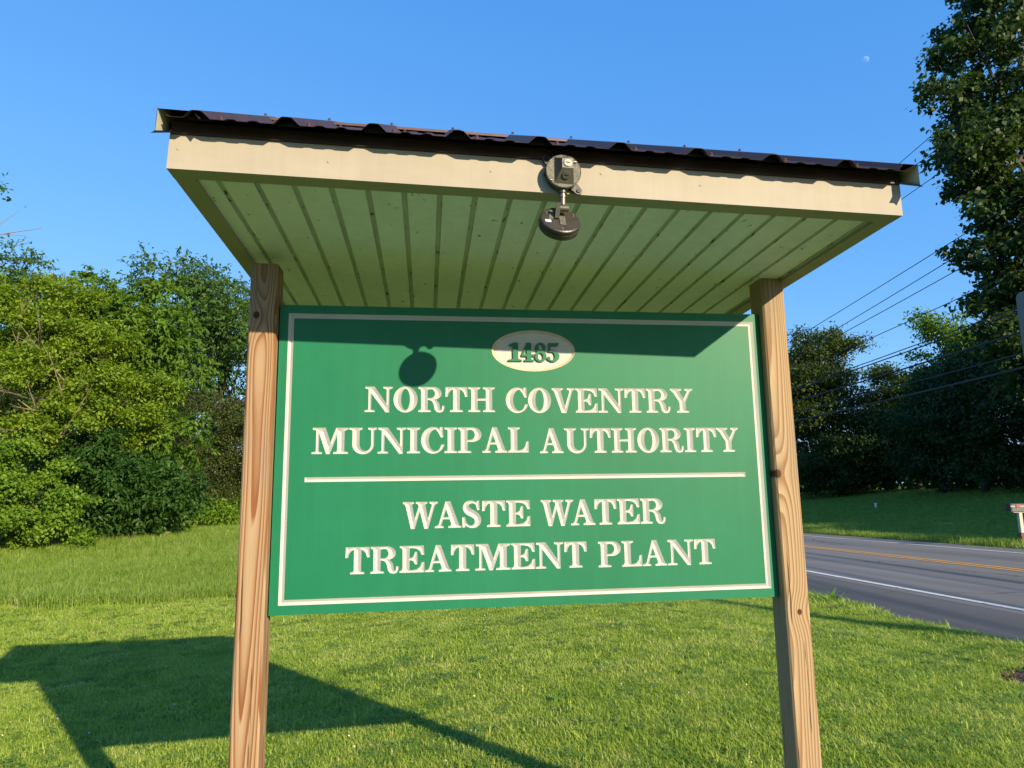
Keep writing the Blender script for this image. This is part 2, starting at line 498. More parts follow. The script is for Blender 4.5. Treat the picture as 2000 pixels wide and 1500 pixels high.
def ground_mat():
    mt, nt, out = new_mat('ground_turf')
    L = nt.links.new
    geo = N(nt, 'ShaderNodeNewGeometry')
    n1 = N(nt, 'ShaderNodeTexNoise', Scale=0.7, Detail=6, Roughness=0.7); L(geo.outputs['Position'], n1.inputs['Vector'])
    n2 = N(nt, 'ShaderNodeTexNoise', Scale=18, Detail=6, Roughness=0.75); L(geo.outputs['Position'], n2.inputs['Vector'])
    ad = N(nt, 'ShaderNodeMath', _operation='MULTIPLY_ADD'); ad.inputs[1].default_value = 0.55
    L(n2.outputs['Fac'], ad.inputs[0])
    mu = N(nt, 'ShaderNodeMath', _operation='MULTIPLY'); mu.inputs[1].default_value = 0.45
    L(n1.outputs['Fac'], mu.inputs[0]); L(mu.outputs[0], ad.inputs[2])
    rp = ramp(nt, [(0.30, (0.050, 0.090, 0.012)), (0.5, (0.100, 0.170, 0.022)), (0.68, (0.165, 0.230, 0.042))])
    L(ad.outputs[0], rp.inputs[0])
    b = N(nt, 'ShaderNodeBsdfPrincipled', Roughness=0.9)
    b.inputs['Specular IOR Level'].default_value = 0.1
    L(rp.outputs[0], b.inputs['Base Color'])
    bp = N(nt, 'ShaderNodeBump', Strength=0.8, Distance=0.04); L(n2.outputs['Fac'], bp.inputs['Height']); L(bp.outputs[0], b.inputs['Normal'])
    L(b.outputs[0], out.inputs[0])
    return mt


def asphalt_mat(name='asphalt', k=1.0):
    mt, nt, out = new_mat(name)
    L = nt.links.new
    geo = N(nt, 'ShaderNodeNewGeometry')
    mp = N(nt, 'ShaderNodeMapping'); mp.inputs['Rotation'].default_value = (0, 0, RA); mp.inputs['Scale'].default_value = (1, 0.06, 1)
    L(geo.outputs['Position'], mp.inputs[0])
    n1 = N(nt, 'ShaderNodeTexNoise', Scale=1.1, Detail=5, Roughness=0.6); L(mp.outputs[0], n1.inputs['Vector'])
    n2 = N(nt, 'ShaderNodeTexNoise', Scale=70, Detail=4, Roughness=0.8); L(geo.outputs['Position'], n2.inputs['Vector'])
    ad = N(nt, 'ShaderNodeMath', _operation='MULTIPLY_ADD'); ad.inputs[1].default_value = 0.45
    L(n2.outputs['Fac'], ad.inputs[0])
    mu = N(nt, 'ShaderNodeMath', _operation='MULTIPLY'); mu.inputs[1].default_value = 0.55
    L(n1.outputs['Fac'], mu.inputs[0]); L(mu.outputs[0], ad.inputs[2])
    rp = ramp(nt, [(0.30, (0.080 * k, 0.077 * k, 0.072 * k)), (0.70, (0.205 * k, 0.198 * k, 0.188 * k))])
    L(ad.outputs[0], rp.inputs[0])
    nw = N(nt, 'ShaderNodeTexNoise', Scale=1.6, Detail=5); L(geo.outputs['Position'], nw.inputs['Vector'])
    wv = N(nt, 'ShaderNodeVectorMath', _operation='MULTIPLY_ADD'); wv.inputs[1].default_value = (0.9, 0.9, 0)
    L(nw.outputs['Color'], wv.inputs[0]); L(geo.outputs['Position'], wv.inputs[2])
    vo = N(nt, 'ShaderNodeTexVoronoi', _feature='DISTANCE_TO_EDGE', Scale=0.23); L(wv.outputs[0], vo.inputs['Vector'])
    ck = ramp(nt, [(0.0, (1, 1, 1)), (0.0045, (0, 0, 0))]); L(vo.outputs['Distance'], ck.inputs[0])
    mk = N(nt, 'ShaderNodeMix', _data_type='RGBA'); mk.inputs[7].default_value = (0.025, 0.025, 0.026, 1)
    L(ck.outputs[0], mk.inputs[0]); L(rp.outputs[0], mk.inputs[6])
    b = N(nt, 'ShaderNodeBsdfPrincipled', Roughness=0.8)
    L(mk.outputs[2], b.inputs['Base Color'])
    bp = N(nt, 'ShaderNodeBump', Strength=0.5, Distance=0.008); L(n2.outputs['Fac'], bp.inputs['Height']); L(bp.outputs[0], b.inputs['Normal'])
    L(b.outputs[0], out.inputs[0])
    return mt


M['ground'] = ground_mat()
M['asphalt'] = asphalt_mat()
M['asphalt_dark'] = asphalt_mat('asphalt_shoulder', 0.55)


def build_ground():
    def axis(lim, n, k):
        t = np.linspace(-1, 1, n)
        return np.sinh(t * k) / math.sinh(k) * lim
    xs = axis(900, 181, 6.2); ys = axis(900, 181, 6.2) + 8
    O, U = np.meshgrid(xs, ys)                   # road-aligned grid
    X = U * UX + O * UY; Y = U * UY - O * UX
    Zg = height(X, Y)
    under = sstep((O - R_NEAR + 0.05) / 0.25) * sstep((R_FAR + 0.05 - O) / 0.25)
    Zg = Zg - 0.05 * under
    Zg = Zg + 0.012 * np.sin(X * 1.7 + 1.3 * np.sin(Y * 0.9)) * np.sin(Y * 1.3)
    V = np.stack([X, Y, Zg], -1).reshape(-1, 3)
    n = len(xs)
    i = np.arange(len(ys) - 1)[:, None] * n + np.arange(n - 1)[None, :]
    F = np.stack([i, i + 1, i + n + 1, i + n], -1).reshape(-1, 4)
    o = link(bpy.data.objects.new('ground', mesh_np('ground', V, F, M['ground'], True)))
    tag(o, 'grassy ground with mown lawn and rough field', 'ground', kind='structure')
    return o


def strip(name, o0, o1, u0, u1, dz, mat, parent=None, step=2.0, wob=0.0):
    us = np.arange(u0, u1 + 0.01, step)
    k = max(2, int((o1 - o0) / 0.8) + 1)
    os_ = np.linspace(o0, o1, k)
    U, O = np.meshgrid(us, os_, indexing='ij')
    if wob > 0:
        O = O + (np.abs(O - o0) < 1e-6) * wob * (np.sin(us * 2.1) + np.sin(us * 5.3 + 1))[:, None] * 0.5
    X = U * UX + O * UY; Y = U * UY - O * UX
    Zr = -0.0244 * np.where(U > 30, 30 + 25 * np.tanh((U - 30) / 25), np.where(U < -30, -30 + 25 * np.tanh((U + 30) / 25), U)) + dz
    V = np.stack([X, Y, Zr], -1).reshape(-1, 3)
    i = np.arange(len(us) - 1)[:, None] * k + np.arange(k - 1)[None, :]
    F = np.stack([i, i + 1, i + k + 1, i + k], -1).reshape(-1, 4)[:, ::-1]
    return link(bpy.data.objects.new(name, mesh_np(name, V, np.ascontiguousarray(F), mat)), parent)


ground = build_ground()
road = strip('road', R_NEAR, R_FAR, -120, 330, 0.004, M['asphalt'], step=1.0, wob=0.06)
tag(road, 'grey two-lane asphalt road beside the lawn', 'road', kind='structure')
strip('shoulder', R_NEAR - 0.02, R_W1 - 0.28, -120, 330, 0.008, M['asphalt_dark'], road, step=1.0, wob=0.06)
strip('edge_line', R_W1 - 0.06, R_W1 + 0.06, -120, 330, 0.010, M['white_line'], road)
strip('edge_line', R_W2 - 0.06, R_W2 + 0.06, -120, 330, 0.010, M['white_line'], road)
strip('centre_line', R_Y - 0.20, R_Y - 0.06, -120, 330, 0.010, M['yellow_line'], road)
strip('centre_line', R_Y + 0.06, R_Y + 0.20, -120, 330, 0.010, M['yellow_line'], road)

# ------------------------------------------------------------------ the sign: lettering
def arc(cx, cy, rx, ry, a0, a1, n=14):
    return [(cx + rx * math.cos(math.radians(a0 + (a1 - a0) * i / n)), cy + ry * math.sin(math.radians(a0 + (a1 - a0) * i / n))) for i in range(n + 1)]


def ell(cx, cy, rx, ry, n=40):
    return arc(cx, cy, rx, ry, 0, 360 - 360 / n, n - 1)


def rect(x0, y0, x1, y1):
    return [(x0, y0), (x1, y0), (x1, y1), (x0, y1)]


SH, BR = 0.085, 0.05


def foot(x0, x1, a, b, top=False):
    """bracketed slab serif spanning x0..x1 under (or over) a stem a..b"""
    p = [(x0, 0), (x1, 0), (x1, SH * 0.8)]
    p += [(b + BR * (1 - math.sin(t)), SH + BR * (1 - math.cos(t))) for t in np.linspace(0, math.pi / 2, 5)]
    p += [(a - BR * (1 - math.sin(t)), SH + BR * (1 - math.cos(t))) for t in np.linspace(math.pi / 2, 0, 5)]
    p += [(x0, SH * 0.8)]
    if top: p = [(x, 1 - y) for x, y in p]
    return p


def stroke(pts, n=8):
    """pen stroke: (x, y, halfwidth) control points through a Catmull-Rom spline"""
    P = np.array([pts[0]] + list(pts) + [pts[-1]], float)
    out = []
    for i in range(1, len(P) - 2):
        for t in np.linspace(0, 1, n, endpoint=False):
            a, b, c, d = P[i - 1], P[i], P[i + 1], P[i + 2]
            out.append(0.5 * ((2 * b) + (c - a) * t + (2 * a - 5 * b + 4 * c - d) * t * t + (3 * b - a - 3 * c + d) * t ** 3))
    out.append(P[-2])
    out = np.array(out)
    d = np.gradient(out[:, :2], axis=0); d /= np.linalg.norm(d, axis=1)[:, None] + 1e-9
    nrm = np.stack([-d[:, 1], d[:, 0]], 1)
    l = out[:, :2] + nrm * out[:, 2:3]; r = out[:, :2] - nrm * out[:, 2:3]
    return [tuple(p) for p in l] + [tuple(p) for p in r[::-1]]


T, t_ = 0.26, 0.115
G = {}            # glyph: (width, [(outer polygon, [minus polygons])...])
G['I'] = (0.505, [([*rect(0.122, 0, 0.383, 1)], []), (foot(0, 0.505, 0.122, 0.383), []), (foot(0, 0.505, 0.122, 0.383, True), [])])
G['H'] = (1.09, [(rect(0.115, 0, 0.375, 1), []), (rect(0.715, 0, 0.975, 1), []), (rect(0.3, 0.455, 0.8, 0.545), []),
                 (foot(0, 0.49, 0.115, 0.375), []), (foot(0, 0.49, 0.115, 0.375, True), []),
                 (foot(0.60, 1.09, 0.715, 0.975), []), (foot(0.60, 1.09, 0.715, 0.975, True), [])])
G['N'] = (1.10, [(rect(0.145, 0, 0.255, 0.97), []), (foot(0, 0.40, 0.145, 0.255), []), (rect(0.86, 0.05, 0.97, 1), []),
                 (foot(0.73, 1.10, 0.86, 0.97, True), []), ([(0.02, 1), (0.385, 1), (0.97, 0.16), (0.97, -0.015), (0.83, -0.015), (0.13, 0.90), (0.02, 0.925)], [])])
G['M'] = (1.37, [(rect(0.155, 0, 0.265, 0.96), []), (foot(0, 0.39, 0.155, 0.265), []), ([(0.025, 1), (0.505, 1), (0.735, 0.33), (0.665, -0.005), (0.545, -0.005), (0.255, 0.82), (0.17, 0.90), (0.025, 0.925)], []),
                 ([(0.545, -0.005), (0.68, -0.005), (1.0, 0.86), (1.0, 1), (0.905, 1), (0.60, 0.16)], []), (rect(0.955, 0, 1.225, 0.99), []),
                 (foot(0.81, 1.37, 0.955, 1.225), []), ([(0.905, 1), (1.37, 1), (1.37, 0.93), (1.28, 0.91), (1.225, 0.86), (0.955, 0.8)], [])])
G['U'] = (1.06, [([(0.12, 1), (0.12, 0.36)] + arc(0.535, 0.36, 0.415, 0.38, 180, 360, 24) + [(0.95, 1), (0.84, 1), (0.84, 0.36)] + arc(0.62, 0.36, 0.22, 0.255, 0, -180, 20) + [(0.395, 0.36), (0.395, 1)], []),
                 (foot(0, 0.505, 0.12, 0.395, True), []), (foot(0.72, 1.06, 0.84, 0.95, True), [])])
G['O'] = (0.96, [(ell(0.48, 0.5, 0.48, 0.52, 48), [ell(0.48, 0.5, 0.178, 0.425, 40)])])
G['C'] = (0.885, [(ell(0.475, 0.5, 0.475, 0.52, 48), [ell(0.565, 0.5, 0.268, 0.425, 40), [(0.62, 0.5), (0.74, 0.82), (1.1, 0.9), (1.1, 0.335), (0.80, 0.335), (0.74, 0.30)]]),
                  ([(0.735, 1.015), (0.855, 1.015), (0.87, 0.61), (0.775, 0.61), (0.70, 0.77), (0.60, 0.90), (0.66, 0.95), (0.735, 0.925)], []),
                  ([(0.60, 0.06), (0.72, 0.14), (0.80, 0.335), (0.885, 0.335), (0.84, 0.19), (0.72, 0.05)], [])])
G['E'] = (0.93, [(rect(0.105, 0, 0.37, 1), []), ([(0, 0), (0.93, 0), (0.93, 0.385), (0.835, 0.37), (0.78, 0.22), (0.66, 0.12), (0.50, 0.09), (0.37, 0.09), (0.10, 0.16), (0.07, 0.085), (0, 0.07)], []),
                 ([(0, 1), (0.905, 1), (0.925, 0.655), (0.825, 0.655), (0.77, 0.79), (0.66, 0.88), (0.50, 0.91), (0.37, 0.91), (0.10, 0.84), (0.07, 0.915), (0, 0.93)], []),
                 ([(0.35, 0.455), (0.44, 0.455), (0.52, 0.42), (0.575, 0.30), (0.66, 0.30), (0.66, 0.77), (0.575, 0.77), (0.52, 0.60), (0.44, 0.545), (0.35, 0.545)], [])])
G['L'] = (0.83, [(rect(0.105, 0, 0.37, 1), []), (foot(0, 0.48, 0.105, 0.37, True), []),
                 ([(0, 0), (0.83, 0), (0.83, 0.44), (0.735, 0.43), (0.69, 0.24), (0.58, 0.12), (0.45, 0.09), (0.37, 0.09), (0.10, 0.16), (0.07, 0.085), (0, 0.07)], [])])
G['T'] = (0.90, [(rect(0.315, 0, 0.585, 0.99), []), (foot(0.19, 0.71, 0.315, 0.585), []),
                 ([(0.01, 1), (0.89, 1), (0.90, 0.61), (0.805, 0.61), (0.76, 0.76), (0.68, 0.86), (0.585, 0.905), (0.315, 0.905), (0.22, 0.86), (0.14, 0.76), (0.095, 0.61), (0, 0.61)], [])])
G['R'] = (1.05, [(rect(0.105, 0, 0.37, 1), []), (foot(0, 0.50, 0.105, 0.37), []), ([(0, 1), (0.5, 1), (0.5, 0.91), (0.10, 0.84), (0.07, 0.915), (0, 0.93)], []),
                 ([(0.3, 1), (0.58, 1)] + arc(0.60, 0.745, 0.335, 0.255, 90, -90, 16) + [(0.3, 0.49)], [[(0.36, 0.91), (0.50, 0.91)] + arc(0.50, 0.735, 0.165, 0.175, 90, -90, 12) + [(0.36, 0.56)]]),
                 ([(0.37, 0.56), (0.56, 0.55), (0.72, 0.49), (0.83, 0.36), (0.865, 0.17), (0.895, 0.085), (0.935, 0.09), (0.955, 0.17), (0.955, 0.25), (1.045, 0.25), (1.045, 0.13), (0.985, 0.01), (0.86, -0.025), (0.73, 0.005), (0.65, 0.11), (0.62, 0.26), (0.575, 0.39), (0.5, 0.46), (0.37, 0.485)], [])])
G['P'] = (0.93, [(rect(0.105, 0, 0.37, 1), []), (foot(0, 0.52, 0.105, 0.37), []), ([(0, 1), (0.5, 1), (0.5, 0.91), (0.10, 0.84), (0.07, 0.915), (0, 0.93)], []),
                 ([(0.3, 1), (0.56, 1)] + arc(0.58, 0.715, 0.35, 0.285, 90, -90, 16) + [(0.3, 0.43)], [[(0.36, 0.91), (0.48, 0.91)] + arc(0.48, 0.71, 0.18, 0.20, 90, -90, 12) + [(0.36, 0.51)]])])
G['A'] = (1.0, [([(0.40, 1.005), (0.585, 1.005), (0.935, 0.06), (0.655, 0.06), (0.37, 0.86)], []), ([(0.40, 1.005), (0.46, 1.005), (0.47, 0.86), (0.235, 0.06), (0.125, 0.06)], []),
                (rect(0.24, 0.325, 0.66, 0.405), []), ([(0, 0), (0.335, 0), (0.335, 0.065), (0.265, 0.085), (0.245, 0.14), (0.14, 0.14), (0.09, 0.085), (0, 0.065)], []),
                ([(0.51, 0), (1.0, 0), (1.0, 0.065), (0.93, 0.09), (0.88, 0.16), (0.62, 0.16), (0.60, 0.085), (0.51, 0.065)], [])])
G['V'] = (0.96, [([(0.40, -0.015), (0.60, -0.015), (0.36, 0.94), (0.07, 0.94)], []), ([(0.52, -0.015), (0.60, -0.015), (0.88, 0.94), (0.775, 0.94), (0.50, 0.13)], []),
                 ([(0, 1), (0.48, 1), (0.48, 0.935), (0.40, 0.915), (0.36, 0.84), (0.10, 0.84), (0.06, 0.915), (0, 0.935)], []),
                 ([(0.64, 1), (0.96, 1), (0.96, 0.935), (0.89, 0.915), (0.85, 0.86), (0.745, 0.86), (0.72, 0.915), (0.64, 0.935)], [])])
G['W'] = (1.32, [([(0.305, -0.015), (0.445, -0.015), (0.475, 0.20), (0.335, 0.94), (0.08, 0.94)], []), ([(0.355, -0.015), (0.445, -0.015), (0.70, 0.86), (0.60, 0.86), (0.38, 0.14)], []),
                 ([(0.81, -0.015), (0.95, -0.015), (0.97, 0.20), (0.83, 0.94), (0.56, 0.94)], []), ([(0.86, -0.015), (0.95, -0.015), (1.22, 0.94), (1.11, 0.94), (0.88, 0.14)], []),
                 ([(0, 1), (0.42, 1), (0.42, 0.935), (0.36, 0.915), (0.335, 0.85), (0.10, 0.85), (0.06, 0.915), (0, 0.935)], []),
                 ([(0.485, 1), (0.92, 1), (0.92, 0.935), (0.86, 0.915), (0.83, 0.85), (0.59, 0.85), (0.56, 0.915), (0.485, 0.935)], []),
                 ([(1.0, 1), (1.32, 1), (1.32, 0.935), (1.25, 0.915), (1.20, 0.86), (1.09, 0.86), (1.07, 0.915), (1.0, 0.935)], [])])
G['Y'] = (0.99, [(rect(0.395, 0, 0.66, 0.45), []), (foot(0.27, 0.80, 0.395, 0.66), []), ([(0.395, 0.43), (0.66, 0.43), (0.37, 0.94), (0.07, 0.94)], []), ([(0.55, 0.43), (0.66, 0.43), (0.90, 0.94), (0.79, 0.94), (0.53, 0.50)], []),
                 ([(0, 1), (0.51, 1), (0.51, 0.935), (0.42, 0.915), (0.37, 0.84), (0.11, 0.84), (0.06, 0.915), (0, 0.935)], []),
                 ([(0.64, 1), (0.99, 1), (0.99, 0.935), (0.92, 0.915), (0.87, 0.86), (0.755, 0.86), (0.72, 0.915), (0.64, 0.935)], [])])
G['S'] = (0.73, [(stroke([(0.60, 0.78, 0.04), (0.54, 0.90, 0.045), (0.38, 0.965, 0.05), (0.20, 0.91, 0.085), (0.145, 0.75, 0.12), (0.24, 0.61, 0.135), (0.42, 0.51, 0.135), (0.565, 0.39, 0.13), (0.60, 0.22, 0.12), (0.52, 0.08, 0.085), (0.36, 0.025, 0.048), (0.20, 0.08, 0.045), (0.11, 0.22, 0.04)]), []),
                 ([(0.57, 1.01), (0.655, 1.01), (0.665, 0.65), (0.575, 0.65), (0.54, 0.80), (0.55, 0.92)], []), ([(0.015, 0), (0.105, 0), (0.15, 0.10), (0.15, 0.20), (0.115, 0.39), (0.0, 0.39)], [])])
G['1'] = (0.62, [(rect(0.24, 0, 0.50, 1), []), ([(0, 0), (0.68, 0), (0.68, 0.07), (0.52, 0.12), (0.2, 0.12), (0, 0.07)], []), ([(0.02, 0.86), (0.10, 0.80), (0.26, 0.78), (0.26, 0.93), (0.46, 1.01), (0.30, 0.96), (0.12, 0.93)], [])])
G['4'] = (0.74, [([(0.30, 1), (0.58, 1), (0.58, 0), (0.32, 0), (0.32, 0.6)], []), ([(0.33, 1), (0.45, 1), (0.16, 0.35), (0.02, 0.35)], []), (rect(0.02, 0.26, 0.74, 0.38), []), (rect(0.18, 0, 0.72, 0.085), [])])
G['8'] = (0.68, [(ell(0.34, 0.74, 0.30, 0.275, 30), [ell(0.35, 0.76, 0.125, 0.17, 22)]), (ell(0.34, 0.27, 0.34, 0.29, 32), [ell(0.33, 0.26, 0.15, 0.19, 22)])])
G['5'] = (0.70, [([(0.09, 1.0), (0.60, 1.0), (0.64, 1.05), (0.66, 0.95), (0.58, 0.83), (0.20, 0.83), (0.20, 0.52), (0.09, 0.50)], []),
                 (ell(0.34, 0.29, 0.36, 0.31, 32), [ell(0.27, 0.29, 0.17, 0.22, 22), [(-0.1, 0.2), (0.2, 0.2), (0.24, 0.36), (0.12, 0.7), (-0.1, 0.7)]]), (ell(0.09, 0.17, 0.09, 0.10, 16), [])])


def pip(P, poly):
    P = np.asarray(P); A = np.asarray(poly, float); B = np.roll(A, -1, 0)
    return even_odd(P, A, B)


def even_odd(P, A, B):
    x, y = P[:, 0][:, None], P[:, 1][:, None]
    c = (A[:, 1] > y) != (B[:, 1] > y)
    with np.errstate(divide='ignore', invalid='ignore'):
        xi = A[:, 0] + (y - A[:, 1]) / (B[:, 1] - A[:, 1]) * (B[:, 0] - A[:, 0])
    return (np.sum(c & (x < xi), 1) % 2).astype(bool)


def seg_dist(P, A, B):
    d = B - A; L2 = (d ** 2).sum(1) + 1e-12
    tt = np.clip(((P[:, None, :] - A) * d).sum(2) / L2, 0, 1)
    q = A + tt[..., None] * d
    return np.sqrt(((P[:, None, :] - q) ** 2).sum(2)).min(1)


def glyph(shapes, step=0.016):
    """union of the shapes -> boundary (points, edges) and a V-carved interior (verts with depth, triangles)"""
    pts, eds = [], []
    for outer, minus in shapes:
        for poly in [outer] + minus:
            b = len(pts)
            pts += [Vector(p) for p in poly]
            eds += [(b + i, b + (i + 1) % len(poly)) for i in range(len(poly))]
    v, e, f, *_ = delaunay_2d_cdt(pts, eds, [], 0, 1e-5)
    v = np.array([(p.x, p.y) for p in v])
    f = np.array([x for x in f if len(x) == 3])
    c = v[f].mean(1)
    ins = np.zeros(len(f), bool)
    for outer, minus in shapes:
        k = pip(c, outer)
        for mn in minus: k &= ~pip(c, mn)
        ins |= k
    fi = f[ins]
    cnt = {}
    for tri in fi:
        for a, b in ((0, 1), (1, 2), (2, 0)):
            k = tuple(sorted((tri[a], tri[b]))); cnt[k] = cnt.get(k, 0) + 1
    be = [k for k, n in cnt.items() if n == 1]
    used = sorted({i for k in be for i in k}); idx = {a: i for i, a in enumerate(used)}
    bv = v[used]; be = np.array([(idx[a], idx[b]) for a, b in be])
    A, B = bv[be[:, 0]], bv[be[:, 1]]
    x0, y0 = bv.min(0); x1, y1 = bv.max(0)
    gx, gy = np.meshgrid(np.arange(x0, x1, step), np.arange(y0, y1, step))
    gp = np.stack([gx.ravel(), gy.ravel()], 1)
    gp = gp[even_odd(gp, A, B)]
    gp = gp[seg_dist(gp, A, B) > step * 0.45]
    allp = [Vector(p) for p in bv] + [Vector(p) for p in gp]
    v2, e2, f2, *_ = delaunay_2d_cdt(allp, [tuple(k) for k in be.tolist()], [], 0, 1e-6)
    v2 = np.array([(p.x, p.y) for p in v2]); f2 = np.array([x for x in f2 if len(x) == 3])
    f2 = f2[even_odd(v2[f2].mean(1), A, B)]
    dep = seg_dist(v2, A, B)
    return bv, be, v2, dep, f2


GL = {k: glyph(s) for k, (w, s) in G.items()}
PANEL_W, PANEL_H, PANEL_T = 1.8192, 1.0740, 0.036

sign = empty('roadside_sign', (0, 0, 0), 'green carved sign board between two wooden posts under a brown metal roof', 'sign')

WORDS = [('NORTH', 0.3028, 0.7706, 0.6865, 0.0915), ('COVENTRY', 0.8108, 1.5288, 0.6845, 0.0915), ('MUNICIPAL', 0.1240, 0.8928, 0.5385, 0.0920),
         ('AUTHORITY', 0.9345, 1.7022, 0.5355, 0.0910), ('WASTE', 0.4413, 0.8935, 0.2755, 0.0920), ('WATER', 0.9327, 1.3992, 0.2750, 0.0915),
         ('TREATMENT', 0.2478, 1.0973, 0.1265, 0.0905), ('PLANT', 1.1397, 1.5834, 0.1245, 0.0905)]
KERN = {'WA': -0.15, 'AT': -0.06, 'RY': -0.03, 'TY': -0.02, 'LA': 0.0, 'AS': 0.0}
placed = []     # (glyph, x, z, sx, sz)
for w, x0, x1, base, h in WORDS:
    gaps = sum(0.035 + KERN.get(w[i:i + 2], 0) for i in range(len(w) - 1))
    tot = sum(G[c][0] for c in w) + gaps
    sx = (x1 - x0) / tot
    x = x0
    for i, c in enumerate(w):
        placed.append((c, x, base, sx, h))
        x += (G[c][0] + 0.035 + KERN.get(w[i:i + 2], 0)) * sx

# panel front face with the carved openings cut through it
pts = [Vector(p) for p in rect(0, 0, PANEL_W, PANEL_H)]
eds = [(0, 1), (1, 2), (2, 3), (3, 0)]
holesA, holesB = [], []


def add_loop(bv, be):
    b = len(pts)
    pts.extend(Vector(p) for p in bv)
    eds.extend((b + int(i), b + int(j)) for i, j in be)
    holesA.append(bv[be[:, 0]]); holesB.append(bv[be[:, 1]])


def loop_np(poly):
    n = len(poly)
    return np.array(poly, float), np.array([(i, (i + 1) % n) for i in range(n)])


for c, x, z, sx, sz in placed:
    bv, be = GL[c][0], GL[c][1]
    add_loop(bv * [sx, sz] + [x, z], be)
FR_O = rect(0.0300, 0.0310, 1.7930, 1.0430); FR_I = rect(0.0490, 0.0490, 1.7720, 1.0250)
RULE = rect(0.1035, 0.4415, 1.7205, 0.4580)
OV = (0.9180, 0.9165, 0.1575, 0.0780)
oval_out = ell(*OV, 64); oval_in = ell(OV[0], OV[1], OV[2] - 0.0095, OV[3] - 0.0095, 64)
for poly in (FR_O, FR_I, RULE, oval_out):
    add_loop(*loop_np(poly))
v, e, f, *_ = delaunay_2d_cdt(pts, eds, [], 0, 1e-6)
v = np.array([(p.x, p.y) for p in v]); f = np.array([x for x in f if len(x) == 3])
cen = v[f].mean(1)
inside = np.zeros(len(f), bool)
for A, B in zip(holesA, holesB):
    lo = np.minimum(A.min(0), B.min(0)); hi = np.maximum(A.max(0), B.max(0))
    k = np.where(((cen >= lo) & (cen <= hi)).all(1))[0]
    if len(k): inside[k] ^= even_odd(cen[k], A, B)
f = f[~inside]
V = [(p[0], 0.0, p[1]) for p in v]
F = [list(map(int, t)) for t in f]
# orient the face towards -Y
a, b, c3 = (np.array(V[i]) for i in F[0])
if np.cross(b - a, c3 - a)[1] > 0: F = [t[::-1] for t in F]
nb = len(V)
V += [(0, 0, 0), (PANEL_W, 0, 0), (PANEL_W, 0, PANEL_H), (0, 0, PANEL_H), (0, PANEL_T, 0), (PANEL_W, PANEL_T, 0), (PANEL_W, PANEL_T, PANEL_H), (0, PANEL_T, PANEL_H)]
F += [[nb + i for i in q] for q in ((0, 4, 5, 1), (1, 5, 6, 2), (2, 6, 7, 3), (3, 7, 4, 0), (4, 7, 6, 5))]
panel = bpy.data.objects.new('sign_panel', mesh_np('sign_panel', V, F, M['green']))
link(panel, sign)
panel.location = (0, 0, Z0)

VS = 0.55         # slope of the V cut
glyph_mesh = {}
for n_, (c, x, z, sx, sz) in enumerate(placed):
    if c not in glyph_mesh:
        bv, be, v2, dep, f2 = GL[c]
        g3 = np.stack([v2[:, 0], dep * VS, v2[:, 1]], 1)
        t0 = g3[f2[0]]
        ff = f2 if np.cross(t0[1] - t0[0], t0[2] - t0[0])[1] < 0 else f2[:, ::-1]
        glyph_mesh[c] = mesh_np('letter_' + c, g3, np.ascontiguousarray(ff), M['cream_carve'])
    o = bpy.data.objects.new('letter', glyph_mesh[c])
    link(o, panel)
    o.location = (x, 0, z)
    o.scale = (sx, sz, sz)


def groove(name, outer, inner, depth):
    mb = MB(); n = len(outer)
    mid = [((a[0] + b[0]) / 2, (a[1] + b[1]) / 2) for a, b in zip(outer, inner)]
    for i in range(n):
        j = (i + 1) % n
        for p, q in ((outer, mid), (mid, inner)):
            d0, d1 = (0, depth) if p is outer else (depth, 0)
            mb.add([(p[i][0], d0, p[i][1]), (p[j][0], d0, p[j][1]), (q[j][0], d1, q[j][1]), (q[i][0], d1, q[i][1])], [(0, 1, 2, 3)])
    return mb.build(name, M['cream_carve'], panel)


groove('border_line', FR_O, FR_I, 0.0055)
mb = MB()
x0, z0, x1, z1 = 0.1035, 0.4415, 1.7205, 0.4580; zm = (z0 + z1) / 2; hw = (z1 - z0) / 2
P8 = [(x0, 0, z0), (x1, 0, z0), (x1, 0, z1), (x0, 0, z1), (x0 + hw, 0.0048, zm), (x1 - hw, 0.0048, zm)]
mb.add(P8, [(0, 1, 5, 4), (1, 2, 5), (2, 3, 4, 5), (3, 0, 4)])
mb.build('rule_line', M['cream_carve'], panel)
# oval recess with standing numerals
mb = MB()
n = len(oval_out); dpt = 0.007
ring = [(p[0], 0, p[1]) for p in oval_out] + [(p[0], dpt, p[1]) for p in oval_in]
mb.add(ring, [(i, (i + 1) % n, n + (i + 1) % n, n + i) for i in range(n)], 0)
mb.add([(p[0], dpt, p[1]) for p in oval_in], [tuple(range(n))], 1)
mb.build('number_oval', [M['oval_rim'], M['oval_white']], panel)
xd = 0.8215
for ch, wd in (('1', 0.049), ('4', 0.051), ('8', 0.047), ('5', 0.049)):
    bv, be, v2, dep, f2 = GL[ch]
    w0 = G[ch][0]
    mb = MB()
    S = lambda p, y: (p[0], y, p[1])
    mb.add([S(p, -0.0010) for p in v2], [tuple(map(int, t)) for t in f2], 0)
    for i, j in be:
        mb.add([S(bv[i], -0.0010), S(bv[j], -0.0010), S(bv[j], dpt), S(bv[i], dpt)], [(0, 1, 2, 3)], 1)
    o = mb.build('numeral', [M['green'], M['digit_side']], panel)
    o.location = (xd, 0, 0.8765)
    o.scale = (wd / w0 * 0.96, 1, 0.0705)
    xd += wd
# bracket cleats that hold the board to the posts
for zz in (0.12, 0.93):
    for xa in (-0.0035, PANEL_W - 0.012):
        mb = MB()
        mb.box((xa, PANEL_T + 0.0005, zz), (xa + 0.0155, PANEL_T + 0.022, zz + 0.05))
        mb.build('bracket', M['galv'], panel)

# posts
PX, PY = 0.0927, 0.1028


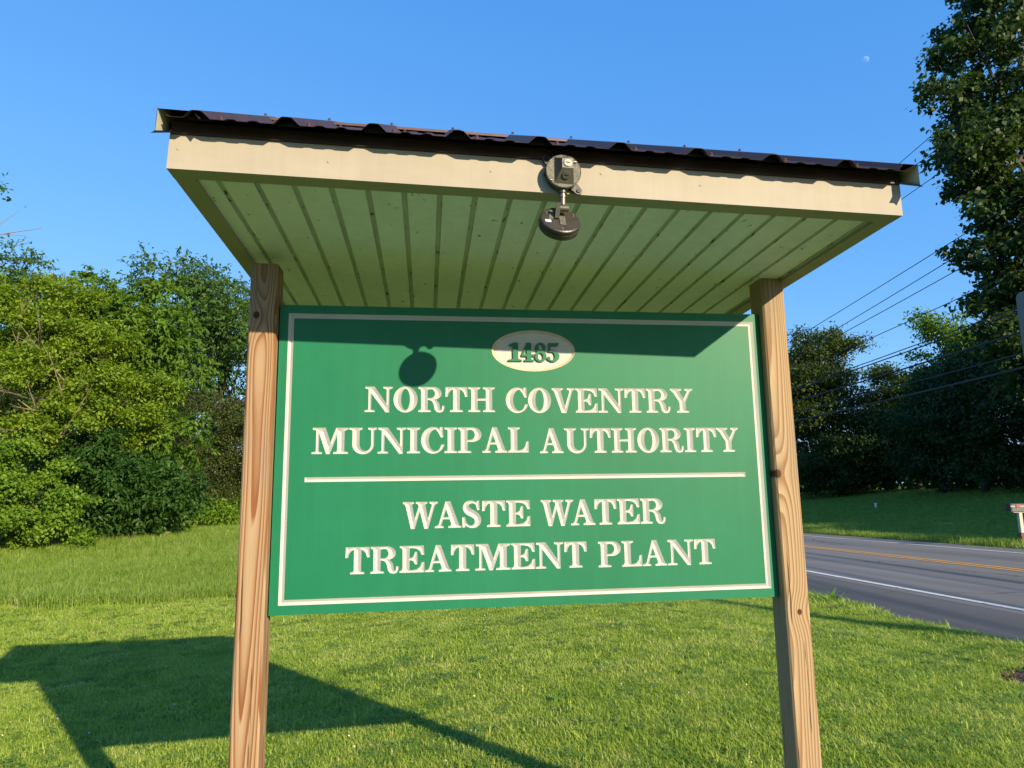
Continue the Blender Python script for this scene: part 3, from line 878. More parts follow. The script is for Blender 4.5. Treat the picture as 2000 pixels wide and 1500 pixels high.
def post(x_bot, x_top, ytop, left, mat):
    """x at z=-0.5 / z=1.274 in panel height; front face y=-0.04"""
    h0, h1 = -0.62 - Z0 + 0.42, 1.215
    mb = MB(); ch = 0.006
    nseg = 14
    rings = []
    for k in range(nseg + 1):
        zz = -Z0 - 0.6 + (h1 + Z0 + 0.6) * k / nseg
        tt = (zz + 0.5) / 1.774
        x = x_bot + (x_top - x_bot) * tt; y = -0.0399 + ytop * tt
        xa, xb = (x - PX, x) if left else (x, x + PX)
        w = [random.uniform(-0.0006, 0.0006) for _ in range(4)]
        xa += w[0]; xb += w[1]; ya = y + w[2]; yb = y + PY + w[3]
        rings.append([(xa + ch, ya), (xb - ch, ya), (xb, ya + ch), (xb, yb - ch), (xb - ch, yb), (xa + ch, yb), (xa, yb - ch), (xa, ya + ch), ])
        rings[-1] = [(px, py, zz) for px, py in rings[-1]]
    ox, oy = (x_bot - PX / 2 if left else x_bot + PX / 2), 0.0115
    V = [(p[0] - ox, p[1] - oy, p[2] + Z0) for r in rings for p in r]
    F = [(k * 8 + i, k * 8 + (i + 1) % 8, (k + 1) * 8 + (i + 1) % 8, (k + 1) * 8 + i) for k in range(nseg) for i in range(8)]
    F += [tuple(reversed(range(8))), tuple(range(nseg * 8, nseg * 8 + 8))]
    mb.add(V, F)
    o = mb.build('post', mat, sign)
    o.location = (ox, oy, 0)
    return o


post(-0.0045, -0.0068, 0.0035, True, M['post_a'])
post(1.8232, 1.8210, 0.0040, False, M['post_b'])

# canopy (own frame: origin above the middle of the board at the fascia's lower edge)
XL, XR, DF = -1.0794, 1.0509, 0.6508
DB = 0.72                           # rear eave
YR = 0.035                          # ridge
EAVE_Y, EAVE_Z = -0.713, 0.1125
RIDGE_Z = 0.561
BACK_Y = 2 * YR - EAVE_Y
LW = 0.055
rx, ry, rz = -0.0268, 0.02483, -0.0057
RM = (Matrix.Rotation(rz, 3, 'Z') @ Matrix.Rotation(rx, 3, 'X') @ Matrix.Rotation(ry, 3, 'Y'))
CANOPY_LOC = Vector((PANEL_W / 2, 0, 1.2222 + Z0))


def roof_z(y):
    s = (RIDGE_Z - EAVE_Z) / (YR - EAVE_Y)
    return RIDGE_Z - s * abs(y - YR)


mb = MB()
zt = 0.113
DBk = 2 * YR + DF
# boxed fascia: front, back, sides (each a wrapped board with a lip that turns under)
mb.box((XL, -DF, 0), (XR, -DF + LW, zt), 0)
mb.box((XL, DBk - LW, 0), (XR, DBk, zt), 0)
for xa, xb in ((XL, XL + LW), (XR - LW, XR)):
    mb.box((xa + (0.0006 if xa == XL else 0), -DF + LW, 0.0004), (xb - (0.0006 if xb == XR else 0), DBk - LW, zt), 0)
# gable triangles
for xa, xb in ((XL + 0.002, XL + 0.02), (XR - 0.02, XR - 0.002)):
    V = [(xa, -DF + 0.01, zt), (xa, DBk - 0.01, zt), (xa, YR, roof_z(YR) - 0.04), (xb, -DF + 0.01, zt), (xb, DBk - 0.01, zt), (xb, YR, roof_z(YR) - 0.04)]
    mb.add(V, [(0, 2, 1), (3, 4, 5), (0, 1, 4, 3), (1, 2, 5, 4), (2, 0, 3, 5)], 0)
canopy = mb.build('canopy', [M['fascia']], sign)
canopy.matrix_local = Matrix.Translation(CANOPY_LOC) @ RM.to_4x4()
# soffit boards: a flat and a sunk channel, every 102 mm
pitch = (0.987 + 0.970) / 19
ya, yb = -DF + LW, DBk - LW
edges = [XL + LW] + [-0.970 + pitch * i for i in range(20)] + [XR - LW]
cw = 0.017
smesh = {}
for i in range(21):
    xa, xb = edges[i], edges[i + 1]
    mb = MB()
    c0 = xa + (cw / 2 if i > 0 else 0); c1 = xb - (cw / 2 if i < 20 else 0)
    z = 0.012; zd = 0.0065
    prof = []
    prof += [(c0, z), (c1, z)]
    mb.add([(c0, ya, z), (c1, ya, z), (c1, yb, z), (c0, yb, z)], [(0, 3, 2, 1)], 0)
    if i < 20:
        x2, x3 = c1 + 0.003, xb + cw / 2 - 0.003
        x4 = xb + cw / 2
        mb.add([(c1, ya, z), (x2, ya, z + zd), (x3, ya, z + zd), (x4, ya, z), (c1, yb, z), (x2, yb, z + zd), (x3, yb, z + zd), (x4, yb, z)],
               [(0, 4, 5, 1), (1, 5, 6, 2), (2, 6, 7, 3)], 1)
    mb.add([(c0, ya, z + 0.011), (xb + cw / 2 if i < 20 else c1, ya, z + 0.011), (xb + cw / 2 if i < 20 else c1, yb, z + 0.011), (c0, yb, z + 0.011)], [(0, 1, 2, 3)], 0)
    mb.build('soffit_board', [M['soffit'], M['soffit_channel']], canopy)
# ribbed roofing sheets
RIB0, RP = -0.7640 - 0.2286, 0.2286


def rib_profile(xs):
    out = []
    for x in xs: out.append((x, 0.0))
    return out


def sheet_profile(xa, xb):
    P = []
    k0 = int(math.floor((xa - RIB0) / RP)) - 1
    for k in range(k0, k0 + 16):
        c = RIB0 + RP * k
        P += [(c - 0.034, 0), (c - 0.014, 0.018), (c - 0.008, 0.0195), (c + 0.008, 0.0195), (c + 0.014, 0.018), (c + 0.034, 0)]
        for q in (c + RP * 0.375, c + RP * 0.625):
            P += [(q - 0.016, 0), (q - 0.008, 0.0038), (q + 0.008, 0.0038), (q + 0.016, 0)]
    xs = np.array([p[0] for p in P]); zs = np.array([p[1] for p in P])
    keep = [(x, z) for x, z in P if xa < x < xb]
    return [(xa, float(np.interp(xa, xs, zs)))] + keep + [(xb, float(np.interp(xb, xs, zs)))]


SX0, SX1 = -1.072, 1.050
cuts = [SX0, RIB0 + RP * 3 - 0.02, RIB0 + RP * 7 - 0.02, SX1]
slope = math.atan2(RIDGE_Z - EAVE_Z, YR - EAVE_Y)
for side in (0, 1):
    for k in range(3):
        prof = sheet_profile(cuts[k], cuts[k + 1] + (0.025 if k < 2 else 0))
        y0 = EAVE_Y if side == 0 else BACK_Y
        mb = MB()
        V = []
        nx, nz = -math.sin(slope) * (1 if side == 0 else -1), math.cos(slope)
        for (yy, zz) in ((y0, EAVE_Z), (YR, RIDGE_Z)):
            for lay in (0.0, -0.0012):
                for (x, h) in prof:
                    hh = h + lay + (0.0014 * (2 - k))
                    V.append((x, yy + nx * hh, zz + nz * hh))
        m_ = len(prof)
        F = []
        for i in range(m_ - 1):
            F.append((i, i + 1, 2 * m_ + i + 1, 2 * m_ + i))
            F.append((m_ + i, 3 * m_ + i, 3 * m_ + i + 1, m_ + i + 1))
            F.append((i, m_ + i, m_ + i + 1, i + 1))
        mb.add(V, F)
        mb.build('roof_sheet', M['roof_brown'], canopy)
# closure strips that fill the ribs behind the eave, and the drip trim
mb = MB()
mb.box((XL + 0.004, -DF - 0.0045, 0.104), (XR - 0.004, -DF - 0.0005, 0.134))
mb.box((XL + 0.004, -DF - 0.0085, 0.0995), (XR - 0.004, -DF - 0.0005, 0.104))
mb.build('eave_trim', M['roof_brown'], canopy)
for k in range(0, 10):
    c = RIB0 + RP * k
    if c > XR: continue
    mb = MB()
    V = [(c - 0.032, 0), (c - 0.012, 0.0165), (c + 0.012, 0.0165), (c + 0.032, 0)]
    yy = EAVE_Y + 0.022; base = roof_z(yy) - 0.003
    mb.add([(x, yy, base + h) for x, h in V] + [(x, yy + 0.03, base + h + 0.017) for x, h in V], [(0, 1, 2, 3), (7, 6, 5, 4), (0, 4, 5, 1), (1, 5, 6, 2), (2, 6, 7, 3), (3, 7, 4, 0)])
    mb.build('closure_strip', M['mail_black'], canopy)
# rake trims: brown outside, pale inside
for s, xe in ((-1, -1.0905), (1, 1.0640)):
    mb = MB()
    for (y0, y1) in ((EAVE_Y - 0.004, YR), (BACK_Y + 0.004, YR)):
        za, zb_ = roof_z(y0) + 0.023, roof_z(YR) + 0.023
        w = 0.088 if s < 0 else 0.045
        xi = xe - s * w
        drop = 0.063
        # top flange over the first rib, running down to the sheet
        mb.add([(xe, y0, za), (xi, y0, za - 0.001), (xi, y1, zb_ - 0.001), (xe, y1, zb_)], [(0, 1, 2, 3)], 0)
        mb.add([(xi, y0, za - 0.001), (xi - s * 0.018, y0, za - 0.022), (xi - s * 0.018, y1, zb_ - 0.022), (xi, y1, zb_ - 0.001)], [(0, 1, 2, 3)], 0)
        mb.add([(xe, y0, za - 0.0012), (xi, y0, za - 0.0022), (xi, y1, zb_ - 0.0022), (xe, y1, zb_ - 0.0012)], [(0, 3, 2, 1)], 0)
        # vertical leg with a kick at the foot
        mb.add([(xe, y0, za), (xe, y0, za - drop), (xe + s * 0.010, y0, za - drop - 0.008), (xe, y1, zb_), (xe, y1, zb_ - drop), (xe + s * 0.010, y1, zb_ - drop - 0.008)],
               [(0, 1, 4, 3), (1, 2, 5, 4)], 0)
        e_ = -s * 0.0012
        mb.add([(xe + e_, y0, za - 0.0012), (xe + e_, y0, za - drop), (xe + e_, y1, zb_ - drop), (xe + e_, y1, zb_ - 0.0012)], [(0, 3, 2, 1)], 1)
        # return flange under, to the fascia
        xf = XL + 0.001 if s < 0 else XR - 0.001
        mb.add([(xe + e_, y0, za - drop - 0.001), (xf, y0, za - drop - 0.001), (xf, y1, zb_ - drop - 0.001), (xe + e_, y1, zb_ - drop - 0.001)], [(0, 1, 2, 3)], 0)
    mb.build('rake_trim', [M['roof_brown'], M['trim_back']], canopy)
# ridge cap
mb = MB()
rw = 0.115
for s in (-1, 1):
    ye = YR + s * rw
    za, zb_ = RIDGE_Z + 0.024, roof_z(ye) + 0.0225
    xa, xb = SX0 - 0.004, SX1 + 0.032
    mb.add([(xa, YR, za), (xb, YR, za), (xb, ye, zb_), (xa, ye, zb_), (xb, ye, zb_ - 0.009), (xa, ye, zb_ - 0.009)], [(0, 1, 2, 3), (3, 2, 4, 5)])
mb.build('ridge_cap', M['ridge_brown'], canopy)
# fasteners
hexm = None
for k in range(0, 10):
    for (dx, yy) in ((0.052, EAVE_Y + 0.03), (0.052, YR - 0.17), (0.0, YR - 0.09)):
        x = RIB0 + RP * k + dx
        if x > XR: continue
        if hexm is None:
            h_ = MB()
            h_.lathe([(0.0075, 0), (0.0075, 0.002), (0.0045, 0.0025), (0.0045, 0.0075), (0.003, 0.0085)], (0, 0, 0), (0, 0, 1), 8)
            hexm = h_.mesh('screw', M['ridge_brown'])
        o = link(bpy.data.objects.new('screw', hexm), canopy)
        up = 0.0025 if dx else 0.0235
        o.location = (x, yy - math.sin(slope) * up, roof_z(yy) + math.cos(slope) * up)
        o.rotation_euler = (slope, 0, 0)
nm = MB(); nm.lathe([(0.0042, 0), (0.0036, 0.0012), (0.0015, 0.0018)], (0, 0, 0), (0, -1, 0), 8)
nmesh = nm.mesh('nail', M['fascia'])
for x, z in ((-1.055, 0.058), (-0.66, 0.05), (-0.21, 0.055), (0.41, 0.055), (1.02, 0.045), (0.11, 0.07)):
    o = link(bpy.data.objects.new('nail', nmesh), canopy)
    o.location = (x, -DF, z)

# ------------------------------------------------------------------ flood lamp on the fascia
def canopy_world(p): return CANOPY_LOC + RM @ Vector(p)


LC = Vector((-0.007, -DF, 0.0530))
lamp = empty('floodlight', (0, 0, 0), 'bronze floodlight with round junction box screwed to the cream fascia', 'light')
lamp.matrix_world = Matrix.Translation(canopy_world(LC)) @ RM.to_4x4()
# junction box (local: origin on the fascia, -Y out)
mb = MB()
mb.lathe([(0.0465, 0), (0.0488, 0.004), (0.0493, 0.023), (0.0485, 0.026)], (0, 0, 0), (0, -1, 0), 40)
mb.cyl((0, -0.014, -0.045), (0, -0.014, -0.060), 0.0120, 0.0110, 20)
mb.cyl((-0.046, -0.013, 0.002), (-0.054, -0.013, 0.002), 0.011, 0.010, 20)
mb.cyl((0.046, -0.013, 0.002), (0.052, -0.013, 0.002), 0.011, 0.010, 20)
jb = mb.build('junction_box', M['bronze'], lamp, True)
jb.data.polygons.foreach_set('use_smooth', np.zeros(len(jb.data.polygons), bool))
for sx, sz in ((-1, 1), (1, -1)):
    mb = MB()
    d = Vector((sx, 0, sz)).normalized()
    c = d * 0.066
    side = Vector((-d.z, 0, d.x))
    ringp = []
    for a in np.linspace(-math.pi / 2, math.pi / 2, 9):
        ringp.append(c + d * 0.011 * math.cos(a) + side * 0.011 * math.sin(a))
    ringp += [d * 0.048 + side * 0.013, d * 0.048 - side * 0.013]
    V = [(p.x, -0.003, p.z) for p in ringp] + [(p.x, -0.011, p.z) for p in ringp]
    n = len(ringp)
    mb.add(V, [tuple(range(n)), tuple(range(2 * n - 1, n - 1, -1))] + [(i, n + i, n + (i + 1) % n, (i + 1) % n) for i in range(n)])
    mb.cyl((c.x, -0.010, c.z), (c.x, -0.0145, c.z), 0.0065, 0.0055, 8, 1)
    mb.build('mounting_ear', [M['bronze'], M['dark_screw']], lamp)
mb = MB()
mb.lathe([(0.0500, 0.0), (0.0510, 0.002), (0.0510, 0.0055), (0.0492, 0.0070), (0.0480, 0.0060)], (0, -0.026, 0), (0, -1, 0), 48)
cov = mb.build('cover_plate', M['cover_cast'], lamp)
# raised block with its knock-out plugs
mb = MB()
zq = -0.0320
base = [(-0.027, -0.038), (0.029, -0.040), (0.029, 0.040), (-0.027, 0.040)]
topq = [(-0.009, -0.003), (0.022, -0.003), (0.022, 0.026), (-0.009, 0.026)]
V = [(x, zq, z) for x, z in base] + [(x, zq - 0.026, z) for x, z in topq]
mb.add(V, [(4, 5, 6, 7), (0, 1, 5, 4), (1, 2, 6, 5), (2, 3, 7, 6), (3, 0, 4, 7)])
mb.build('cover_block', M['cover_plain'], cov)
for cx, cz, yy, tilt in ((0.0065, 0.0115, zq - 0.0262, 0.0), (0.005, 0.034, zq - 0.0125, -1.02), (0.004, -0.0195, zq - 0.0155, 0.66)):
    mb = MB()
    mb.lathe([(0.0112, 0), (0.0112, 0.0022), (0.0098, 0.0026)], (0, 0, 0), (0, -1, 0), 24, 0)
    Ms = Matrix.Rotation(0.15, 4, 'Y')
    mb.box((-0.006, -0.0034, -0.0012), (0.006, -0.0025, 0.0012), 1, Ms)
    o = mb.build('plug', [M['plug'] if tilt == 0 else M['cover_plain'], M['dark_screw']], cov)
    o.location = (cx, yy, cz); o.rotation_euler = (tilt, 0, 0)
for sx, sz in ((0.033, 0.029), (-0.036, -0.030)):
    mb = MB(); mb.cyl((sx, -0.0315, sz), (sx, -0.0355, sz), 0.0045, 0.0038, 10, 0)
    mb.box((sx - 0.0035, -0.0360, sz - 0.0006), (sx + 0.0035, -0.0353, sz + 0.0006), 1)
    mb.build('cover_screw', [M['dark_screw'], M['screw']], cov)
# swivel, arm and head
mb = MB()
mb.cyl((0, -0.014, -0.058), (0, -0.014, -0.096), 0.0085, 0.0085, 16)
mb.cyl((0, -0.014, -0.068), (0, -0.014, -0.074), 0.0105, 0.0105, 16)
mb.cyl((0.016, -0.013, -0.104), (-0.014, -0.013, -0.104), 0.0095, 0.0095, 18)
mb.build('swivel', M['cover_plain'], lamp)
HC = Vector((-0.004, -0.0042, -0.1330))         # centre of the head's back face
hn = Vector((0.06, -0.86, 0.51)).normalized()    # the back faces out and up
hx = Vector((1, 0, 0)); hx = (hx - hn * hx.dot(hn)).normalized(); hz = hn.cross(hx) * -1
HM = Matrix(((hx.x, -hn.x, hz.x, HC.x), (hx.y, -hn.y, hz.y, HC.y), (hx.z, -hn.z, hz.z, HC.z), (0, 0, 0, 1)))
if hz.z < 0:
    HM = Matrix(((hx.x, -hn.x, -hz.x, HC.x), (hx.y, -hn.y, -hz.y, HC.y), (hx.z, -hn.z, -hz.z, HC.z), (0, 0, 0, 1)))
mb = MB()
mb.lathe([(0.0540, 0), (0.0575, 0.002), (0.0585, 0.006), (0.0585, 0.013), (0.0570, 0.0135), (0.0570, 0.0155), (0.0585, 0.016), (0.0580, 0.030), (0.0545, 0.034)], (0, 0, 0), (0, 1, 0), 44, 0, HM)
head = mb.build('lamp_head', M['bronze'], lamp)
mb = MB(); mb.lathe([(0.051, 0.0342), (0.051, 0.0352)], (0, 0, 0), (0, 1, 0), 32, 0, HM)
mb.build('lens', M['trim_back'], head)
mb = MB()
A0, A1 = Vector((-0.0135, -0.024, -0.094)), HC + hn * 0.002 + Vector((-0.0115, 0, 0))
V = [A + Vector((sx_ * 0.0062, sy_ * 0.004, 0)) for A in (A0, A1) for sx_, sy_ in ((-1, -1), (1, -1), (1, 1), (-1, 1))]
mb.add(V, [(3, 2, 1, 0), (4, 5, 6, 7), (0, 1, 5, 4), (1, 2, 6, 5), (2, 3, 7, 6), (3, 0, 4, 7)])
mb.build('arm', M['cover_plain'], lamp)
mb = MB()
mb.box((-0.004, -0.0022, -0.028), (0.013, 0.0005, 0.030), 0, HM)
mb.box((-0.034, -0.0022, -0.012), (-0.021, 0.0005, 0.032), 0, HM @ Matrix.Rotation(0.16, 4, 'Y'))
mb.build('cast_rib', M['cover_cast'], head)
mb = MB(); mb.box((-0.046, -0.0012, -0.020), (-0.029, 0.0005, -0.009), 0, HM); mb.build('paper_label', M['paper'], head)
for a in (148, 32, 270):
    mb = MB(); c = (0.046 * math.cos(math.radians(a)), 0.046 * math.sin(math.radians(a)))
    mb.cyl((c[0], 0.001, c[1]), (c[0], -0.003, c[1]), 0.0034, 0.0026, 8, 0, True, HM)
    mb.build('head_screw', M['screw'], head)

# ------------------------------------------------------------------ foliage
def leaf_arrays(C_, D_, Nn, size, aspect):
    """bent diamond leaf per row: centre C_, length axis D_, normal Nn"""
    n = len(C_)
    S = np.cross(D_, Nn); S /= np.linalg.norm(S, axis=1)[:, None] + 1e-9
    L_ = size[:, None]
    W_ = L_ * aspect
    base = C_ - D_ * L_ * 0.5
    tip = C_ + D_ * L_ * 0.5 - Nn * L_ * 0.12
    midl = C_ + S * W_ * 0.5 - D_ * L_ * 0.05 + Nn * L_ * 0.05
    midr = C_ - S * W_ * 0.5 - D_ * L_ * 0.05 + Nn * L_ * 0.05
    V = np.stack([base, midr, tip, midl], 1).reshape(-1, 3)
    F = np.arange(n * 4).reshape(n, 4)
    return V, F


def unit(n):
    d = rng.normal(size=(n, 3)); return d / np.linalg.norm(d, axis=1)[:, None]


def crown_mesh(name, blobs, mat, n_leaves, size, aspect=0.5, clump=0.45, leaves_per=26, shell=(0.35, 1.05), droop=0.25, frond=False, jitter=0.22):
    """leaves in sprays spread through overlapping ellipsoids"""
    blobs = np.array(blobs, float)
    area = (blobs[:, 3] * blobs[:, 4] + blobs[:, 3] * blobs[:, 5] + blobs[:, 4] * blobs[:, 5])
    nc = max(8, int(n_leaves / leaves_per))
    bi = rng.choice(len(blobs), nc, p=area / area.sum())
    d = unit(nc)
    r = rng.uniform(shell[0] ** 2, shell[1] ** 2, nc) ** 0.5 * (1 + jitter * rng.normal(size=nc) * 0.5)
    cc = blobs[bi, :3] + d * r[:, None] * blobs[bi, 3:]
    out = d * np.array([1, 1, 0.6]); out /= np.linalg.norm(out, axis=1)[:, None]
    tintc = rng.uniform(0, 1, nc)
    ci = np.repeat(np.arange(nc), leaves_per); n = len(ci)
    if frond:
        # sprays: leaflets set along several drooping stalks
        k = 7
        st = rng.integers(0, k, n)
        sd = unit(nc * k).reshape(nc, k, 3) * np.array([1, 1, 0.45]) + out[:, None, :] * 0.8
        sd /= np.linalg.norm(sd, axis=2)[:, :, None]
        dd = sd[ci, st]
        tt = rng.uniform(0.1, 1.0, n) * clump * 1.5
        pos = cc[ci] + dd * tt[:, None] + rng.normal(size=(n, 3)) * 0.05 * clump
        pos[:, 2] -= droop * tt ** 2 / clump * 0.6
        ld = dd * 0.6 + rng.normal(size=(n, 3)) * 0.45
    else:
        g = rng.normal(size=(n, 3)) * np.array([1, 1, 0.62]) * clump * 0.5
        pos = cc[ci] + g
        ld = out[ci] * 0.5 + rng.normal(size=(n, 3)) * 0.6
    ld[:, 2] -= droop
    ld /= np.linalg.norm(ld, axis=1)[:, None]
    nn = np.array([0, 0, 1.0]) * 0.7 + out[ci] * 0.5 + rng.normal(size=(n, 3)) * 0.55
    nn -= ld * (nn * ld).sum(1)[:, None]; nn /= np.linalg.norm(nn, axis=1)[:, None] + 1e-9
    sz = size * rng.uniform(0.6, 1.35, n)
    V, F = leaf_arrays(pos, ld, nn, sz, aspect)
    me = mesh_np(name, V, F, mat)
    at = me.attributes.new('tint', 'FLOAT', 'FACE')
    at.data.foreach_set('value', np.clip(0.55 * rng.uniform(0, 1, n) + 0.45 * tintc[ci], 0, 1).astype(np.float32))
    return me


def limbs(mb, base, top, r0, targets, nsub=2, wob=0.25):
    base = Vector(base); top = Vector(top)
    k = 6
    pts, rad = [], []
    for i in range(k + 1):
        t = i / k
        p = base.lerp(top, t) + Vector((random.uniform(-wob, wob) * t * (1 - t) * 2, random.uniform(-wob, wob) * t * (1 - t) * 2, 0))
        pts.append(p); rad.append(r0 * (1.25 - t) if i == 0 else r0 * (1 - 0.78 * t))
    mb.tube(pts, rad, 8)
    for tg in targets:
        tg = Vector(tg)
        t = random.uniform(0.35, 0.9)
        i = min(k - 1, int(t * k)); s = pts[i].lerp(pts[i + 1], t * k - i)
        mid = s.lerp(tg, 0.5) + Vector((random.uniform(-.2, .2), random.uniform(-.2, .2), random.uniform(0.0, .4)))
        rr = r0 * 0.34 * (1.1 - t * 0.6)
        mb.tube([s, mid, tg], [rr, rr * 0.65, rr * 0.22], 6)
        for _ in range(nsub):
            e_ = tg + Vector((random.uniform(-1, 1), random.uniform(-1, 1), random.uniform(-0.3, 0.9))) * (tg - s).length * 0.2
            mb.tube([mid.lerp(tg, random.uniform(0.2, 0.8)), e_], [rr * 0.4, rr * 0.1], 5)


def boughs(blobs, k, f, seed, core=0):
    """break each mass of a crown into smaller boughs set round it, with hollows between"""
    r = np.random.default_rng(seed); out = []
    for b in blobs:
        if core: out.append((b[0], b[1], b[2], b[3] * core, b[4] * core, b[5] * core))
        for i in range(k):
            zz = 1 - 2 * (i + 0.5) / k; a = i * 2.39996 + r.uniform(0, 6.28)
            q = math.sqrt(max(0, 1 - zz * zz)); d = np.array([q * math.cos(a), q * math.sin(a), zz * 0.95])
            c = np.array(b[:3]) + d * np.array(b[3:6]) * r.uniform(0.70, 0.98)
            s_ = f * r.uniform(0.72, 1.25)
            out.append((*c, b[3] * s_, b[4] * s_, b[5] * s_ * 0.85))
    return out


def tree(name, xy, H, blobs, leafmat, label, cat, n, size, group=None, r0=0.2, bg=None, **kw):
    """blobs: (dx, dy, z, rx, ry, rz) relative to the base"""
    zb = float(height(xy[0], xy[1]))
    root = empty(name, (xy[0], xy[1], zb), label, cat, group)
    mb = MB()
    limbs(mb, (0, 0, -0.3), (blobs[0][0] * 0.4, blobs[0][1] * 0.4, H * 0.82), r0, [(b[0], b[1], b[2]) for b in blobs for _ in (0, 1)])
    mb.build('trunk' if r0 > 0.07 else 'stem', M['bark'], root, True)
    link(bpy.data.objects.new('crown' if r0 > 0.07 else 'foliage', crown_mesh('crown', boughs(blobs, bg[0], bg[1], int(H * 97), *bg[2:]) if bg else blobs, leafmat, n, size, **kw)), root)
    return root


def auto_blobs(R, z0, z1, k, seed, squash=0.8, top_taper=0.5):
    r = random.Random(seed); out = []
    for i in range(k):
        t = (i + 0.5) / k
        z = z0 + (z1 - z0) * t
        w = math.sin(math.pi * min(1, 0.18 + t * 0.72)) ** 0.7
        a = i * 2.399 + r.uniform(-.4, .4)
        rad = R * w * r.uniform(0.30, 0.62)
        br = R * r.uniform(0.36, 0.52) * (0.75 + 0.35 * w)
        out.append((math.cos(a) * rad, math.sin(a) * rad, z, br, br, br * squash))
    out.append((0, 0, z1 - R * 0.25, R * 0.42, R * 0.42, R * 0.38))
    out.append((0, 0, (z0 + z1) / 2, R * 0.62, R * 0.62, (z1 - z0) * 0.36))
    return out


def at(dx, dy, D):
    return (0.5108 + dx * D, -2.4317 + dy * D)


LG = 'trees and shrubs at the edge of the lawn'
# -- left side, back to front
tree('locust_tree', at(-.4663, .8847, 40), 12.6, auto_blobs(4.6, 3.0, 12.6, 13, 1, 0.6), M['lf_locust'], 'tall feathery locust tree rising behind the yellow-green tree', 'tree', 40000, 0.21, LG, 0.22, aspect=0.40, frond=True, clump=0.75, leaves_per=80, jitter=0.1, bg=(4, 0.48))
tree('locust_tree', at(-.2895, .9572, 37), 12.4, auto_blobs(5.2, 2.0, 12.3, 16, 2, 0.55), M['lf_locust'], 'broad feathery locust tree behind the olive shrub beside the left post', 'tree', 60000, 0.21, LG, 0.25, aspect=0.40, frond=True, clump=0.8, leaves_per=80, jitter=0.1, bg=(4, 0.48))
tree('locust_tree', at(-.385, .923, 43), 12.0, auto_blobs(5.0, 2.0, 12.2, 13, 3, 0.6), M['lf_locust'], 'far locust tree filling the gap between two nearer crowns', 'tree', 26000, 0.26, LG, 0.22, aspect=0.4, frond=True, clump=0.8, leaves_per=60, jitter=0.1)
tall = tree('tall_tree', at(-.5985, .8011, 30.5), 16.5, [(0, 0, 12, 2.6, 2.6, 3.0), (0.9, 0.2, 10.6, 1.6, 1.5, 1.2), (1.0, 0.4, 12.2, 1.5, 1.4, 1.2), (-1, 0.5, 8.5, 2.2, 2.2, 2.2), (0.4, 0.3, 14.6, 1.8, 1.8, 1.7)],
            M['lf_dark'], 'tall dark tree at the woodland edge with bare dead twigs', 'tree', 11000, 0.19, LG, 0.26, clump=0.6, bg=(5, 0.50))
mb = MB()
for (p0, p1, r) in (((0.6, 0, 9.4), (4.7, 0.4, 10.7), 0.035), ((3.0, 0.2, 10.2), (4.0, 0.3, 11.3), 0.018), ((0.8, 0, 9.2), (2.9, 0.3, 9.5), 0.025), ((3.6, .2, 10.35), (4.8, .3, 10.2), 0.012), ((1.6, 0, 9.4), (2.6, 0.1, 8.7), 0.012)):
    a, b = Vector(p0), Vector(p1); mid = a.lerp(b, .55) + Vector((0, 0, random.uniform(-.2, .15)))
    mb.tube([a, mid, b], [r, r * .7, r * .25], 5)
mb.build('dead_branch', M['dead_wood'], tall)
tree('sumac_tree', at(-.374, .9273, 26.5), 9.2, [(0, 0, 7.6, 1.5, 1.5, 1.4), (0.7, -0.3, 6.3, 1.5, 1.5, 1.2), (-0.8, 0, 6.4, 1.5, 1.5, 1.3), (0.9, -.5, 4.7, 1.5, 1.4, 1.2), (-0.4, -.4, 4.4, 1.6, 1.6, 1.4), (0.8, -.7, 3.0, 1.5, 1.4, 1.1), (-.5, -.3, 2.4, 1.5, 1.5, 1.2), (-1.6, 0, 7.3, 1.1, 1.1, 1.0)],
     M['lf_mid'], 'upright mid-green tree with drooping compound leaves beside the yellow-green tree', 'tree', 44000, 0.19, LG, 0.15, aspect=0.36, frond=True, clump=0.55, leaves_per=90, droop=0.5, bg=(6, 0.38))
tree('olive_shrub', at(-.285, .9585, 29.5), 5.6, [(0, 0, 4.2, 1.7, 1.6, 1.2), (1.2, -.2, 3.4, 1.6, 1.5, 1.2), (-1.4, -.2, 3.5, 1.7, 1.5, 1.3), (0.2, -.6, 2.3, 2.0, 1.6, 1.3), (-1.7, -.4, 1.9, 1.5, 1.4, 1.2), (1.7, -.3, 1.8, 1.5, 1.4, 1.2), (2.9, 0, 2.6, 1.6, 1.5, 1.6)],
     M['lf_olive'], 'dull olive rounded shrub below the broad locust beside the left post', 'shrub', 46000, 0.10, LG, 0.06, aspect=0.45, clump=0.3, leaves_per=40, bg=(6, 0.46))
yt = tree('yellow_green_tree', at(-.4482, .894, 23.5), 7.9, [(0, 0, 6.2, 1.7, 1.6, 1.5), (-1.6, .2, 6.2, 1.5, 1.5, 1.4), (1.3, -.3, 5.1, 1.6, 1.5, 1.2), (2.0, -.4, 3.9, 1.4, 1.3, 1.0), (-0.4, -.7, 4.4, 1.7, 1.4, 1.2), (-2.2, -.2, 4.6, 1.6, 1.5, 1.5), (0.9, -.9, 3.0, 1.5, 1.2, 0.9), (-1.6, -.6, 2.9, 1.6, 1.3, 1.1), (-.9, 0, 7.2, 1.0, 1.0, .8)],
          M['lf_yellow'], 'sunlit yellow-green tree with pale dead branches showing in its crown', 'tree', 86000, 0.098, LG, 0.14, aspect=0.55, clump=0.27, leaves_per=60, shell=(0.3, 1.1), bg=(7, 0.35))
mb = MB()
rr = random.Random(5)
